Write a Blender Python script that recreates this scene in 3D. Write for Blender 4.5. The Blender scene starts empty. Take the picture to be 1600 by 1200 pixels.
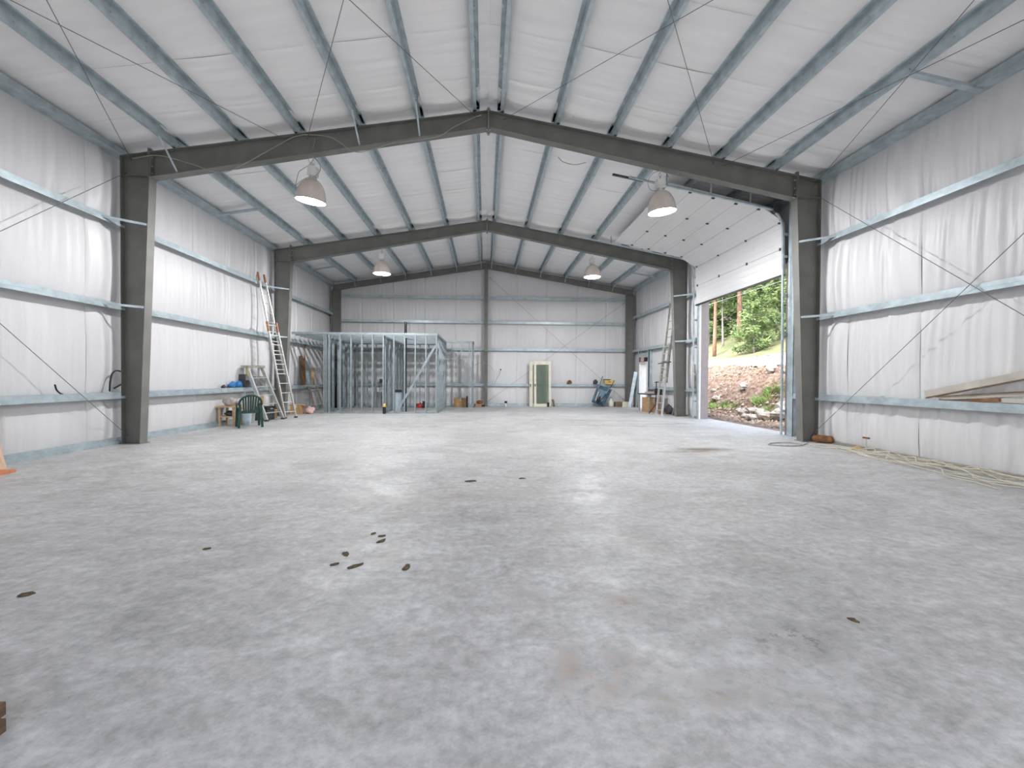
import bpy, math, random
import numpy as np
from mathutils import Vector, Matrix, Euler

random.seed(7)
RNG = np.random.default_rng(7)
SC = bpy.context.scene
COL = SC.collection
PI = math.pi

# ------------------------------------------------------------------ camera
F_PX, YAW, PITCH, ROLL = 683.4, 0.0622, -0.0128, 0.0056
CAM_LOC = Vector((-0.0515, 0.0, 1.369))
_d = Vector((math.sin(YAW) * math.cos(PITCH), math.cos(YAW) * math.cos(PITCH), math.sin(PITCH)))
_r = Vector((math.cos(YAW), -math.sin(YAW), 0.0))
_u = _r.cross(_d)
_r2 = _r * math.cos(ROLL) + _u * math.sin(ROLL)
_u2 = -_r * math.sin(ROLL) + _u * math.cos(ROLL)
cam_data = bpy.data.cameras.new('camera')
cam_data.sensor_width = 36.0
cam_data.lens = F_PX / 1600.0 * 36.0
cam_data.clip_start = 0.05
cam_data.clip_end = 600
cam = bpy.data.objects.new('camera', cam_data)
COL.objects.link(cam)
_m = Matrix((( _r2.x, _u2.x, -_d.x), (_r2.y, _u2.y, -_d.y), (_r2.z, _u2.z, -_d.z))).to_4x4()
_m.translation = CAM_LOC
cam.matrix_world = _m
SC.camera = cam

# ------------------------------------------------------------------ world, sun, daylight, exposure
SKY_STRENGTH = 0.42
SUN_STRENGTH = 1.25
LAMP_POWER = 235.0
EXPOSURE = 1.44
world = bpy.data.worlds.new('sky')
SC.world = world
world.use_nodes = True
wn = world.node_tree
wn.nodes.clear()
sky = wn.nodes.new('ShaderNodeTexSky')
sky.sky_type = 'NISHITA'
sky.sun_disc = False
sky.sun_elevation = math.radians(48)
sky.sun_rotation = math.radians(-115)
sky.air_density = 1.0
sky.dust_density = 3.0
sky.ozone_density = 1.0
bg = wn.nodes.new('ShaderNodeBackground')
bg.inputs['Strength'].default_value = SKY_STRENGTH
wo = wn.nodes.new('ShaderNodeOutputWorld')
hz = wn.nodes.new('ShaderNodeHueSaturation')     # thin high overcast: less blue than a clear sky
hz.inputs['Saturation'].default_value = 0.5
wn.links.new(sky.outputs[0], hz.inputs['Color'])
wn.links.new(hz.outputs[0], bg.inputs[0])
wn.links.new(bg.outputs[0], wo.inputs[0])

sun_data = bpy.data.lights.new('sun', 'SUN')
sun_data.energy = SUN_STRENGTH
sun_data.angle = math.radians(6)
sun_data.color = (1.0, 0.96, 0.9)
sun = bpy.data.objects.new('sun', sun_data)
COL.objects.link(sun)
sun.rotation_euler = Vector((-0.12, -0.62, 1.0)).to_track_quat('Z', 'Y').to_euler()


def portal(name, loc, direction, sx, sy):
    L = bpy.data.lights.new(name, 'AREA')
    L.shape = 'RECTANGLE'
    L.size, L.size_y = sx, sy
    L.cycles.is_portal = True
    o = bpy.data.objects.new(name, L)
    COL.objects.link(o)
    o.location = loc
    o.rotation_euler = Vector(direction).to_track_quat('-Z', 'Y').to_euler()


portal('door_daylight', (7.8, 12.6, 2.1), (-1, 0, 0), 4.3, 4.3)
FRONT_HALF, FRONT_H = 2.8, 4.4       # unseen front doorway, added behind the camera to let in more daylight
portal('added_front_daylight', (0, -3.6, FRONT_H / 2), (0, 1, 0), 2 * FRONT_HALF, FRONT_H)

SC.view_settings.view_transform = 'Standard'
SC.view_settings.look = 'None'
SC.view_settings.exposure = EXPOSURE
SC.view_settings.gamma = 1.0
SC.view_settings.use_curve_mapping = False
SC.cycles.use_denoising = True
SC.cycles.max_bounces = 10
SC.cycles.diffuse_bounces = 8
SC.cycles.glossy_bounces = 4
SC.cycles.transmission_bounces = 6
SC.cycles.caustics_reflective = False
SC.cycles.caustics_refractive = False
SC.cycles.sample_clamp_indirect = 8.0


# ------------------------------------------------------------------ helpers
class MB:
    """collects shapes; build() links them as one mesh object"""

    def __init__(self):
        self.v, self.f = [], []

    def add(self, vs, fs):
        n = len(self.v)
        self.v.extend([tuple(p) for p in vs])
        self.f.extend([tuple(i + n for i in f) for f in fs])
        return self

    def box(self, x0, x1, y0, y1, z0, z1):
        vs = [(x, y, z) for z in (z0, z1) for y in (y0, y1) for x in (x0, x1)]
        return self.add(vs, [(0, 2, 3, 1), (4, 5, 7, 6), (0, 1, 5, 4), (2, 6, 7, 3), (0, 4, 6, 2), (1, 3, 7, 5)])

    def beam(self, p, q, w, h, side=(1, 0, 0)):
        """box from p to q; w along side, h along the third axis"""
        p, q = Vector(p), Vector(q)
        a = (q - p).normalized()
        s = Vector(side)
        s = (s - a * s.dot(a)).normalized()
        t = a.cross(s)
        vs = []
        for c in (p, q):
            for sx, sy in ((-1, -1), (1, -1), (1, 1), (-1, 1)):
                vs.append(c + s * (w / 2 * sx) + t * (h / 2 * sy))
        return self.add(vs, [(3, 2, 1, 0), (4, 5, 6, 7), (0, 1, 5, 4), (1, 2, 6, 5), (2, 3, 7, 6), (3, 0, 4, 7)])

    def extrude(self, prof, p, q, xd, yd):
        """closed 2D profile swept straight from p to q"""
        p, q, xd, yd = Vector(p), Vector(q), Vector(xd), Vector(yd)
        n = len(prof)
        vs = [c + xd * a + yd * b for c in (p, q) for a, b in prof]
        fs = [(i, (i + 1) % n, n + (i + 1) % n, n + i) for i in range(n)]
        fs += [tuple(range(n))[::-1], tuple(range(n, 2 * n))]
        return self.add(vs, fs)

    def tube(self, pts, r, n=8, closed=False):
        pts = [Vector(p) for p in pts]
        m = len(pts)
        rs = r if isinstance(r, (list, tuple)) else [r] * m
        up = Vector((0, 0, 1))
        vs = []
        prev = None
        for i, p in enumerate(pts):
            if closed:
                t = pts[(i + 1) % m] - pts[i - 1]
            else:
                t = pts[min(i + 1, m - 1)] - pts[max(i - 1, 0)]
            t = t.normalized() if t.length > 1e-9 else Vector((0, 0, 1))
            if prev is None:
                s = t.orthogonal().normalized()
            else:
                s = prev - t * prev.dot(t)
                s = s.normalized() if s.length > 1e-6 else t.orthogonal().normalized()
            prev = s
            b = t.cross(s)
            for k in range(n):
                an = 2 * PI * k / n
                vs.append(p + (s * math.cos(an) + b * math.sin(an)) * rs[i])
        fs = []
        rng = m if closed else m - 1
        for i in range(rng):
            j = (i + 1) % m
            for k in range(n):
                fs.append((i * n + k, i * n + (k + 1) % n, j * n + (k + 1) % n, j * n + k))
        if not closed:
            fs.append(tuple(range(n))[::-1])
            fs.append(tuple((m - 1) * n + k for k in range(n)))
        return self.add(vs, fs)

    def lathe(self, prof, c=(0, 0, 0), n=24, axis=None):
        c = Vector(c)
        R = Matrix.Identity(3) if axis is None else Vector((0, 0, 1)).rotation_difference(Vector(axis)).to_matrix()
        vs = []
        for r, z in prof:
            for k in range(n):
                a = 2 * PI * k / n
                vs.append(c + R @ Vector((r * math.cos(a), r * math.sin(a), z)))
        fs = []
        for i in range(len(prof) - 1):
            for k in range(n):
                fs.append((i * n + k, i * n + (k + 1) % n, (i + 1) * n + (k + 1) % n, (i + 1) * n + k))
        return self.add(vs, fs)

    def grid(self, P):
        """P: array (a, b, 3)"""
        a, b = P.shape[:2]
        vs = P.reshape(-1, 3).tolist()
        fs = [(i * b + j, i * b + j + 1, (i + 1) * b + j + 1, (i + 1) * b + j) for i in range(a - 1) for j in range(b - 1)]
        return self.add(vs, fs)

    def build(self, name, mat, parent=None, smooth=False, local=False):
        vs = np.array(self.v, dtype=float)
        if parent is None:
            lo, hi = vs.min(0), vs.max(0)
            org = np.array([(lo[0] + hi[0]) / 2, (lo[1] + hi[1]) / 2, lo[2]])
        elif local:
            org = np.zeros(3)
        else:
            org = np.zeros(3)
            p = parent
            while p is not None:
                org = org + np.array(p.location)
                p = p.parent
        me = bpy.data.meshes.new(name)
        me.from_pydata((vs - org).tolist(), [], self.f)
        if smooth:
            me.polygons.foreach_set('use_smooth', [True] * len(me.polygons))
        me.materials.append(mat)
        me.update()
        o = bpy.data.objects.new(name, me)
        COL.objects.link(o)
        if parent is None:
            o.location = org
        else:
            o.parent = parent
        return o


def tag(o, label=None, cat=None, group=None, kind=None):
    if label:
        o['label'] = label
    if cat:
        o['category'] = cat
    if group:
        o['group'] = group
    if kind:
        o['kind'] = kind
    return o


def thing(name, label, cat, loc, rotz=0.0, group=None, kind=None):
    o = bpy.data.objects.new(name, None)
    o.empty_display_size = 0.1
    COL.objects.link(o)
    o.location = loc
    o.rotation_euler = (0, 0, rotz)
    return tag(o, label, cat, group, kind)


def nodes_of(name):
    m = bpy.data.materials.new(name)
    m.use_nodes = True
    nt = m.node_tree
    return m, nt, nt.nodes['Principled BSDF']


def mat(name, col, rough=0.6, metal=0.0, var=0.0, vscale=6.0, bump=0.0, bscale=30.0, stretch=(1, 1, 1), col2=None, spec=0.5):
    """procedural material: base colour with noise variation and fine relief"""
    m, nt, b = nodes_of(name)
    b.inputs['Roughness'].default_value = rough
    b.inputs['Metallic'].default_value = metal
    b.inputs['Specular IOR Level'].default_value = spec
    tc = nt.nodes.new('ShaderNodeTexCoord')
    mp = nt.nodes.new('ShaderNodeMapping')
    mp.inputs['Scale'].default_value = stretch
    nt.links.new(tc.outputs['Object'], mp.inputs[0])
    nz = nt.nodes.new('ShaderNodeTexNoise')
    nz.inputs['Scale'].default_value = vscale
    nz.inputs['Detail'].default_value = 6
    nt.links.new(mp.outputs[0], nz.inputs['Vector'])
    rp = nt.nodes.new('ShaderNodeValToRGB')
    c = np.array(col)
    c2 = np.array(col2) if col2 is not None else np.clip(c * (1 + var), 0, 1)
    c1 = c if col2 is not None else c * (1 - var)
    rp.color_ramp.elements[0].position = 0.32
    rp.color_ramp.elements[1].position = 0.68
    rp.color_ramp.elements[0].color = (*c1, 1)
    rp.color_ramp.elements[1].color = (*c2, 1)
    nt.links.new(nz.outputs['Fac'], rp.inputs[0])
    nt.links.new(rp.outputs[0], b.inputs['Base Color'])
    if bump > 0:
        n2 = nt.nodes.new('ShaderNodeTexNoise')
        n2.inputs['Scale'].default_value = bscale
        n2.inputs['Detail'].default_value = 5
        nt.links.new(mp.outputs[0], n2.inputs['Vector'])
        bp = nt.nodes.new('ShaderNodeBump')
        bp.inputs['Strength'].default_value = bump
        bp.inputs['Distance'].default_value = 0.02
        nt.links.new(n2.outputs['Fac'], bp.inputs['Height'])
        nt.links.new(bp.outputs[0], b.inputs['Normal'])
    return m


M = {}
M['liner'] = mat('white_vinyl_light_lowered', (0.70, 0.695, 0.705), 0.42, var=0.03, vscale=1.2, bump=0.35, bscale=5, stretch=(1, 3.0, 0.35))  # wall copy of the vinyl, colour darkened to even out the light
M['roof_liner'] = mat('white_vinyl_light_raised', (0.90, 0.895, 0.90), 0.42, var=0.03, vscale=1.2, bump=0.35, bscale=4, stretch=(0.4, 3.0, 1))  # same vinyl, colour lightened to stand in for missing ceiling light
M['primer'] = mat('grey_primer_steel', (0.155, 0.155, 0.143), 0.5, col2=(0.205, 0.202, 0.185), vscale=2.5, bump=0.08, bscale=40)
M['galv'] = mat('galvanized_steel', (0.46, 0.54, 0.575), 0.42, 0.35, var=0.18, vscale=5, bump=0.05, bscale=60)
M['stud'] = mat('bright_galvanized_stud', (0.33, 0.385, 0.41), 0.4, 0.35, var=0.15, vscale=7)
M['cable'] = mat('steel_rod', (0.20, 0.20, 0.20), 0.45, 0.5, var=0.1)
M['alu'] = mat('aluminium', (0.62, 0.62, 0.60), 0.4, 0.5, var=0.12, vscale=12)
M['dark_alu'] = mat('weathered_aluminium', (0.36, 0.34, 0.29), 0.5, 0.3, var=0.2, vscale=8)
M['orange_fibre'] = mat('orange_fibreglass', (0.40, 0.17, 0.07), 0.5, var=0.15)
M['red'] = mat('red_plastic', (0.45, 0.05, 0.04), 0.45, var=0.15)
M['green_plastic'] = mat('dark_green_plastic', (0.012, 0.05, 0.04), 0.35, var=0.15)
M['black'] = mat('black_rubber', (0.015, 0.015, 0.016), 0.5, var=0.2)
M['dark'] = mat('dark_grey', (0.05, 0.055, 0.06), 0.55, var=0.25)
M['white'] = mat('white_paint', (0.80, 0.80, 0.79), 0.4, var=0.04)
M['door_panel'] = mat('white_door_steel', (0.76, 0.76, 0.76), 0.35, var=0.02, vscale=3, bump=0.03, bscale=80)
M['mauve'] = mat('taupe_trim', (0.30, 0.26, 0.26), 0.5, var=0.06)
M['cardboard'] = mat('cardboard', (0.42, 0.26, 0.13), 0.8, var=0.15, vscale=9)
M['wood'] = mat('pale_wood', (0.55, 0.40, 0.25), 0.6, var=0.2, vscale=5, stretch=(1, 1, 8), bump=0.1)
M['dark_wood'] = mat('dark_wood', (0.16, 0.10, 0.06), 0.65, var=0.35, vscale=5, stretch=(1, 1, 6), bump=0.15)
M['plywood'] = mat('pink_plywood', (0.66, 0.46, 0.33), 0.55, var=0.12, vscale=4, stretch=(6, 6, 1))
M['orange_paint'] = mat('orange_edge_board', (0.62, 0.22, 0.10), 0.55, var=0.2)
M['trim_board'] = mat('dusty_cream_trim', (0.52, 0.49, 0.43), 0.55, var=0.15, vscale=4)
M['rust'] = mat('rusty_wood', (0.20, 0.09, 0.03), 0.7, var=0.45, vscale=10)
M['blue'] = mat('bright_blue_plastic', (0.02, 0.16, 0.42), 0.4, var=0.15)
M['barrow_blue'] = mat('worn_blue_paint', (0.03, 0.075, 0.12), 0.45, col2=(0.13, 0.24, 0.32), vscale=9)
M['yellow'] = mat('yellow_plastic', (0.72, 0.50, 0.14), 0.45, var=0.15)
M['cream'] = mat('cream_painted_wood', (0.72, 0.68, 0.56), 0.45, var=0.08)
M['grey_plastic'] = mat('grey_plastic', (0.30, 0.31, 0.32), 0.5, var=0.15)
M['pale_blue'] = mat('pale_blue_plastic', (0.48, 0.58, 0.66), 0.45, var=0.1)
M['wire'] = mat('beige_electrical_cable', (0.62, 0.58, 0.48), 0.5, var=0.1)
M['cord'] = mat('grey_cord', (0.35, 0.34, 0.32), 0.5, var=0.1)
M['rag'] = mat('grey_cloth', (0.42, 0.38, 0.36), 0.9, var=0.3, vscale=12)
M['pink'] = mat('pinkish_paper', (0.62, 0.42, 0.38), 0.8, var=0.2)
M['leaf_litter'] = mat('dry_leaf', (0.10, 0.065, 0.03), 0.8, var=0.5, vscale=30)
M['bark'] = mat('reddish_pine_bark', (0.26, 0.15, 0.105), 0.85, var=0.35, vscale=3, stretch=(3, 3, 1), bump=0.4, bscale=8)
M['grey_bark'] = mat('grey_bark', (0.30, 0.27, 0.26), 0.85, var=0.3, vscale=3, stretch=(3, 3, 1))
M['rock'] = mat('pale_rock', (0.44, 0.40, 0.35), 0.85, var=0.25, vscale=3, bump=0.4, bscale=6)
M['rubble'] = mat('bank_rubble', (0.15, 0.10, 0.07), 0.9, vscale=2.5, col2=(0.50, 0.43, 0.35))
M['weed'] = mat('green_weed', (0.22, 0.36, 0.08), 0.6, var=0.3, vscale=6)


def foliage_mat(name, a, b):
    m, nt, bs = nodes_of(name)
    bs.inputs['Roughness'].default_value = 0.6
    bs.inputs['Specular IOR Level'].default_value = 0.2
    tc = nt.nodes.new('ShaderNodeTexCoord')
    nz = nt.nodes.new('ShaderNodeTexNoise')
    nz.inputs['Scale'].default_value = 1.4
    nz.inputs['Detail'].default_value = 4
    nt.links.new(tc.outputs['Object'], nz.inputs['Vector'])
    rp = nt.nodes.new('ShaderNodeValToRGB')
    rp.color_ramp.elements[0].position = 0.35
    rp.color_ramp.elements[1].position = 0.65
    rp.color_ramp.elements[0].color = (*a, 1)
    rp.color_ramp.elements[1].color = (*b, 1)
    nt.links.new(nz.outputs['Fac'], rp.inputs[0])
    nt.links.new(rp.outputs[0], bs.inputs['Base Color'])
    tr = nt.nodes.new('ShaderNodeBsdfTranslucent')
    nt.links.new(rp.outputs[0], tr.inputs['Color'])
    mx = nt.nodes.new('ShaderNodeMixShader')
    mx.inputs[0].default_value = 0.35
    out = nt.nodes['Material Output']
    nt.links.new(bs.outputs[0], mx.inputs[1])
    nt.links.new(tr.outputs[0], mx.inputs[2])
    nt.links.new(mx.outputs[0], out.inputs['Surface'])
    return m


M['pine'] = foliage_mat('pine_needles', (0.06, 0.11, 0.035), (0.19, 0.25, 0.10))
M['young_pine'] = foliage_mat('young_pine_needles', (0.14, 0.21, 0.08), (0.30, 0.38, 0.17))
M['dark_fir'] = foliage_mat('dark_fir_needles', (0.025, 0.06, 0.025), (0.09, 0.15, 0.05))


def make_floor_mat():
    m, nt, b = nodes_of('trowelled_concrete')
    N, L = nt.nodes, nt.links
    tc = N.new('ShaderNodeTexCoord')
    geo = N.new('ShaderNodeNewGeometry')

    def noise(scale, detail=8, rough=0.6, stretch=(1, 1, 1), dist=0.0):
        mp = N.new('ShaderNodeMapping')
        mp.inputs['Scale'].default_value = stretch
        L.new(geo.outputs['Position'], mp.inputs[0])
        n = N.new('ShaderNodeTexNoise')
        n.inputs['Scale'].default_value = scale
        n.inputs['Detail'].default_value = detail
        n.inputs['Roughness'].default_value = rough
        n.inputs['Distortion'].default_value = dist
        L.new(mp.outputs[0], n.inputs['Vector'])
        return n.outputs['Fac']

    def ramp(fac, p0, c0, p1, c1):
        r = N.new('ShaderNodeValToRGB')
        r.color_ramp.elements[0].position, r.color_ramp.elements[1].position = p0, p1
        r.color_ramp.elements[0].color, r.color_ramp.elements[1].color = (*c0, 1), (*c1, 1)
        L.new(fac, r.inputs[0])
        return r.outputs[0]

    def mix(fac, a, c, mode='MIX'):
        x = N.new('ShaderNodeMix')
        x.data_type = 'RGBA'
        x.blend_type = mode
        if isinstance(fac, float):
            x.inputs[0].default_value = fac
        else:
            L.new(fac, x.inputs[0])
        for sock, v in ((x.inputs[6], a), (x.inputs[7], c)):
            if isinstance(v, tuple):
                sock.default_value = (*v, 1)
            else:
                L.new(v, sock)
        return x.outputs[2]

    def math_(op, a, c):
        x = N.new('ShaderNodeMath')
        x.operation = op
        for i, v in enumerate((a, c)):
            if isinstance(v, (int, float)):
                x.inputs[i].default_value = v
            else:
                L.new(v, x.inputs[i])
        return x.outputs[0]

    col = ramp(noise(0.55, 9, 0.62, dist=0.6), 0.36, (0.38, 0.382, 0.38), 0.64, (0.62, 0.622, 0.63))
    col = mix(0.55, col, ramp(noise(2.4, 10, 0.7, (1, 1.6, 1), 0.8), 0.36, (0.38, 0.376, 0.365), 0.66, (0.68, 0.682, 0.69)))
    speck = ramp(noise(14, 6, 0.75), 0.36, (0.76, 0.76, 0.755), 0.62, (1.10, 1.10, 1.10))
    col = mix(1.0, col, speck, 'MULTIPLY')
    tan = ramp(noise(0.9, 7, 0.6, dist=1.0), 0.60, (0, 0, 0), 0.74, (1, 1, 1))
    col = mix(math_('MULTIPLY', tan, 0.28), col, (0.42, 0.36, 0.28))
    # stains and dirt with a shape of their own
    sep = N.new('ShaderNodeSeparateXYZ')
    L.new(geo.outputs['Position'], sep.inputs[0])
    stn = noise(7, 8, 0.75)
    for (x, y, rx, ry, c, amt, th, *rot) in ((4.25, 8.30, 0.62, 0.20, (0.17, 0.13, 0.095), 1.0, 0.36), (3.85, 8.05, 0.7, 0.13, (0.2, 0.16, 0.12), 0.85, 0.40),
                                       (3.6, 14.2, 2.9, 0.10, (0.25, 0.21, 0.17), 0.85, 0.38, -0.16), (3.7, 12.6, 2.6, 0.09, (0.22, 0.18, 0.14), 0.85, 0.38, -0.13),
                                       (5.9, 13.1, 0.7, 0.25, (0.24, 0.20, 0.15), 0.8, 0.42), (4.6, 13.0, 1.5, 0.08, (0.26, 0.23, 0.19), 0.7, 0.4),
                                       (0.2, 2.67, 0.14, 0.14, (0.34, 0.22, 0.15), 0.75, 0.5), (0.82, 2.55, 0.17, 0.2, (0.34, 0.22, 0.15), 0.8, 0.5),
                                       (1.6, 2.2, 0.26, 0.18, (0.10, 0.09, 0.08), 0.85, 0.5), (0.45, 2.02, 0.25, 0.22, (0.40, 0.28, 0.2), 0.6, 0.47),
                                       (1.3, 2.05, 0.4, 0.3, (0.24, 0.19, 0.15), 0.6, 0.53), (0.1, 5.2, 0.9, 0.25, (0.42, 0.33, 0.24), 0.3, 0.42),
                                       (-0.9, 4.9, 0.8, 0.3, (0.44, 0.34, 0.22), 0.3, 0.45), (0.9, 1.85, 0.35, 0.12, (0.30, 0.23, 0.16), 0.6, 0.5)):
        an = rot[0] if rot else 0.0
        ux, uy = math_('SUBTRACT', sep.outputs[0], x), math_('SUBTRACT', sep.outputs[1], y)
        dx = math_('DIVIDE', math_('ADD', math_('MULTIPLY', ux, math.cos(an)), math_('MULTIPLY', uy, math.sin(an))), rx)
        dy = math_('DIVIDE', math_('SUBTRACT', math_('MULTIPLY', uy, math.cos(an)), math_('MULTIPLY', ux, math.sin(an))), ry)
        d = math_('SQRT', math_('ADD', math_('MULTIPLY', dx, dx), math_('MULTIPLY', dy, dy)), 0)
        fall = math_('SUBTRACT', 1.25, d)
        k = math_('MULTIPLY', math_('SUBTRACT', math_('MULTIPLY', stn, 1.0), th), 9.0)
        k = math_('MINIMUM', math_('MAXIMUM', k, 0.0), 1.0)
        fall = math_('MINIMUM', math_('MAXIMUM', fall, 0.0), 1.0)
        col = mix(math_('MULTIPLY', math_('MULTIPLY', k, fall), amt), col, c)
    L.new(col, b.inputs['Base Color'])
    rr = ramp(noise(1.3, 8, 0.65, dist=0.7), 0.35, (0.36, 0.36, 0.36), 0.6, (0.60, 0.60, 0.60))
    b.inputs['Specular IOR Level'].default_value = 0.3
    L.new(rr, b.inputs['Roughness'])
    bp = N.new('ShaderNodeBump')
    bp.inputs['Strength'].default_value = 0.12
    bp.inputs['Distance'].default_value = 0.01
    L.new(noise(9, 8, 0.7), bp.inputs['Height'])
    L.new(bp.outputs[0], b.inputs['Normal'])
    return m


M['concrete'] = make_floor_mat()
M['dirt'] = mat('bank_dirt', (0.10, 0.055, 0.033), 0.95, vscale=4.5, bump=1.0, bscale=9, col2=(0.27, 0.20, 0.15))
M['gravel'] = mat('pale_gravel', (0.46, 0.44, 0.41), 0.95, var=0.12, vscale=8, bump=0.5, bscale=20)
M['forest_floor'] = mat('forest_floor', (0.09, 0.12, 0.04), 0.95, vscale=0.5, bump=0.6, bscale=3, col2=(0.22, 0.19, 0.11))

# ------------------------------------------------------------------ building dimensions
XC = 7.35                      # outer face of the frame columns = inner face of the girts
XL = 7.56                      # liner plane
Y0, Y1, Y2, Y3 = 2.97, 9.37, 15.78, 21.57
YF, YB = -3.45, 21.80          # front wall, liner plane of the back wall
SL = 0.1646                    # roof slope
AZ = 7.00                      # rafter top at ridge
DOOR_Y0, DOOR_Y1, DOOR_Z = 10.40, 14.75, 4.27
PD_Y0, PD_Y1, PD_Z = 19.55, 20.45, 2.12
GIRT_Z = (0.92, 2.70, 4.36)
GIRT_H = 0.13
END_GIRT_Z = (0.98, 2.73, 4.06, 5.26)
PURLIN_X = (0.25, 1.43, 2.66, 3.88, 5.06, 6.27)


def rz(x):
    return AZ - SL * abs(x)


# ------------------------------------------------------------------ floor
f = MB()
f.box(-7.8, 7.8, YF - 0.1, YB + 0.15, -0.25, 0.0)
tag(f.build('floor', M['concrete']), 'grey trowelled concrete slab with stains and dirt', 'floor', kind='structure')


# ------------------------------------------------------------------ white liner: walls and ceiling
def pulse(t, p=0.55):
    return np.power(np.clip(np.sin(np.pi * np.clip(t, 0, 1)), 0, 1), p)


def cell_t(z, pins):
    """0..1 inside the cell between neighbouring pin lines"""
    pins = np.array(pins)
    i = np.clip(np.searchsorted(pins, z) - 1, 0, len(pins) - 2)
    return (z - pins[i]) / (pins[i + 1] - pins[i]), i


def liner_depth(a, z, pins, seed, s0, s1, rough):
    """inward displacement at position a along the wall (strip s0..s1) and height z"""
    t, i = cell_t(z, pins)
    b = 0.055 * pulse(t) + 0.0 * a
    g = np.random.default_rng(seed)
    w = np.zeros_like(a)
    for k in range(9):
        fr = g.uniform(8, 46)
        ph = g.uniform(0, 6.28)
        tilt = g.uniform(-2.2, 2.2)
        cphase = g.uniform(0, 6.28, len(pins))
        loc = g.uniform(s0, s1)
        wid = g.uniform(0.12, 0.55)
        env = np.exp(-((a - loc) / wid) ** 2)
        w += env * np.sin(fr * a + ph + tilt * (z + 0.3 * np.sin(z * 2 + ph)) + cphase[i]) * g.uniform(0.3, 1.0)
    b = b + w * 0.0058 * rough * (0.35 + 0.65 * pulse(t, 0.8))
    # pulled creases fanning from the fasteners
    for k in range(3):
        loc = g.uniform(s0, s1)
        sl = g.uniform(-0.5, 0.5)
        lo = g.uniform(0.0, 0.5)
        e = np.exp(-(((a - loc - sl * t * 0.5) / 0.02) ** 2)) * np.exp(-((t - lo) / 0.35) ** 2)
        b = b + 0.012 * rough * e
    # tucked seams at the strip edges
    d = np.minimum(a - s0, s1 - a)
    b = b - 0.03 * np.exp(-(d / 0.025) ** 2) * (0.4 + 0.6 * pulse(t, 0.8))
    return b


def make_side_wall(sign, name, label):
    root = thing(name, label, None, (sign * XL, 9, 0), kind='structure')
    edges = list(np.arange(YF, YB + 0.01, 1.52))
    edges[-1] = YB + 0.02
    if sign > 0:
        edges = [e for e in edges if not (DOOR_Y0 - 0.3 < e < DOOR_Y1 + 0.3) and not (PD_Y0 - 0.45 < e < PD_Y1 + 0.45)] + [DOOR_Y0, DOOR_Y1, PD_Y0, PD_Y1]
        edges.sort()
    pins = [-0.02] + [g + 0.06 for g in GIRT_Z] + [5.86, 6.2]
    for k in range(len(edges) - 1):
        s0, s1 = edges[k], edges[k + 1]
        z0 = -0.02
        if sign > 0 and abs(s0 - DOOR_Y0) < 1e-6:
            z0 = DOOR_Z
        if sign > 0 and abs(s0 - PD_Y0) < 1e-6:
            z0 = PD_Z
        vis = s1 > 4.2
        st = 0.035 if vis else 0.2
        ya = np.linspace(s0, s1, max(3, int((s1 - s0) / st)))
        za = np.unique(np.concatenate([np.linspace(z0, 6.15, int((6.15 - z0) / (0.055 if vis else 0.2)))]))
        A, Z = np.meshgrid(ya, za, indexing='ij')
        rough = 2.8 if (sign > 0 and s0 < 9) else 0.9
        D = liner_depth(A, Z, pins, 100 + k + (50 if sign > 0 else 0), s0, s1, rough)
        # loose fold beside each frame column
        for yc in (Y1, Y2):
            D = D + 0.09 * np.exp(-((A - (yc - 0.42)) / 0.13) ** 2) * pulse(cell_t(Z, pins)[0], 0.35)
        D = np.clip(D, -0.03, 0.19)
        P = np.stack([sign * (XL - D), A, Z], axis=-1)
        if sign > 0:
            P = P[::-1]
        MB().grid(P).build('liner_sheet', M['liner'], root, smooth=True)
    # outer cladding
    xo0, xo1 = sorted((sign * (XL + 0.03), sign * (XL + 0.12)))
    spans = [(YF - 0.1, YB + 0.15, -0.1, 6.2)]
    if sign > 0:
        spans = [(YF - 0.1, DOOR_Y0 - 0.02, -0.1, 6.2), (DOOR_Y0 - 0.02, DOOR_Y1 + 0.02, DOOR_Z + 0.01, 6.2), (DOOR_Y1 + 0.02, PD_Y0 - 0.02, -0.1, 6.2), (PD_Y0 - 0.02, PD_Y1 + 0.02, PD_Z + 0.02, 6.2), (PD_Y1 + 0.02, YB + 0.15, -0.1, 6.2)]
    for (a, b, c, d) in spans:
        MB().box(xo0, xo1, a, b, c, d).build('cladding', M['mauve'], root)
    return root


make_side_wall(-1, 'wall_left', 'white vinyl insulated side wall on the left')
make_side_wall(1, 'wall_right', 'wrinkled white vinyl insulated side wall with the big door opening')


def make_end_wall(y, name, label, pins, inward, fine):
    root = thing(name, label, None, (0, y, 0), kind='structure')
    edges = np.linspace(-XL - 0.02, XL + 0.02, 11)
    for k in range(10):
        s0, s1 = edges[k], edges[k + 1]
        xa = np.linspace(s0, s1, int((s1 - s0) / (0.04 if fine else 0.3)))
        za = np.linspace(-0.02, 7.3, 110 if fine else 20)
        A, Z = np.meshgrid(xa, za, indexing='ij')
        D = liner_depth(A, Z, pins, 300 + k, s0, s1, 0.8)
        if fine:
            D = D + 0.09 * np.exp(-((A + 0.3) / 0.14) ** 2) * pulse(cell_t(Z, pins)[0], 0.35)
        D = np.clip(D, -0.03, 0.17)
        P = np.stack([A, y + inward * D, Z], axis=-1)
        if inward > 0:
            P = P[::-1]
        MB().grid(P).build('liner_sheet', M['liner'], root, smooth=True)
    ya, yb = sorted((y - inward * 0.03, y - inward * 0.12))
    MB().box(-XL - 0.1, XL + 0.1, ya, yb, -0.1, 7.6).build('cladding', M['mauve'], root)


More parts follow.
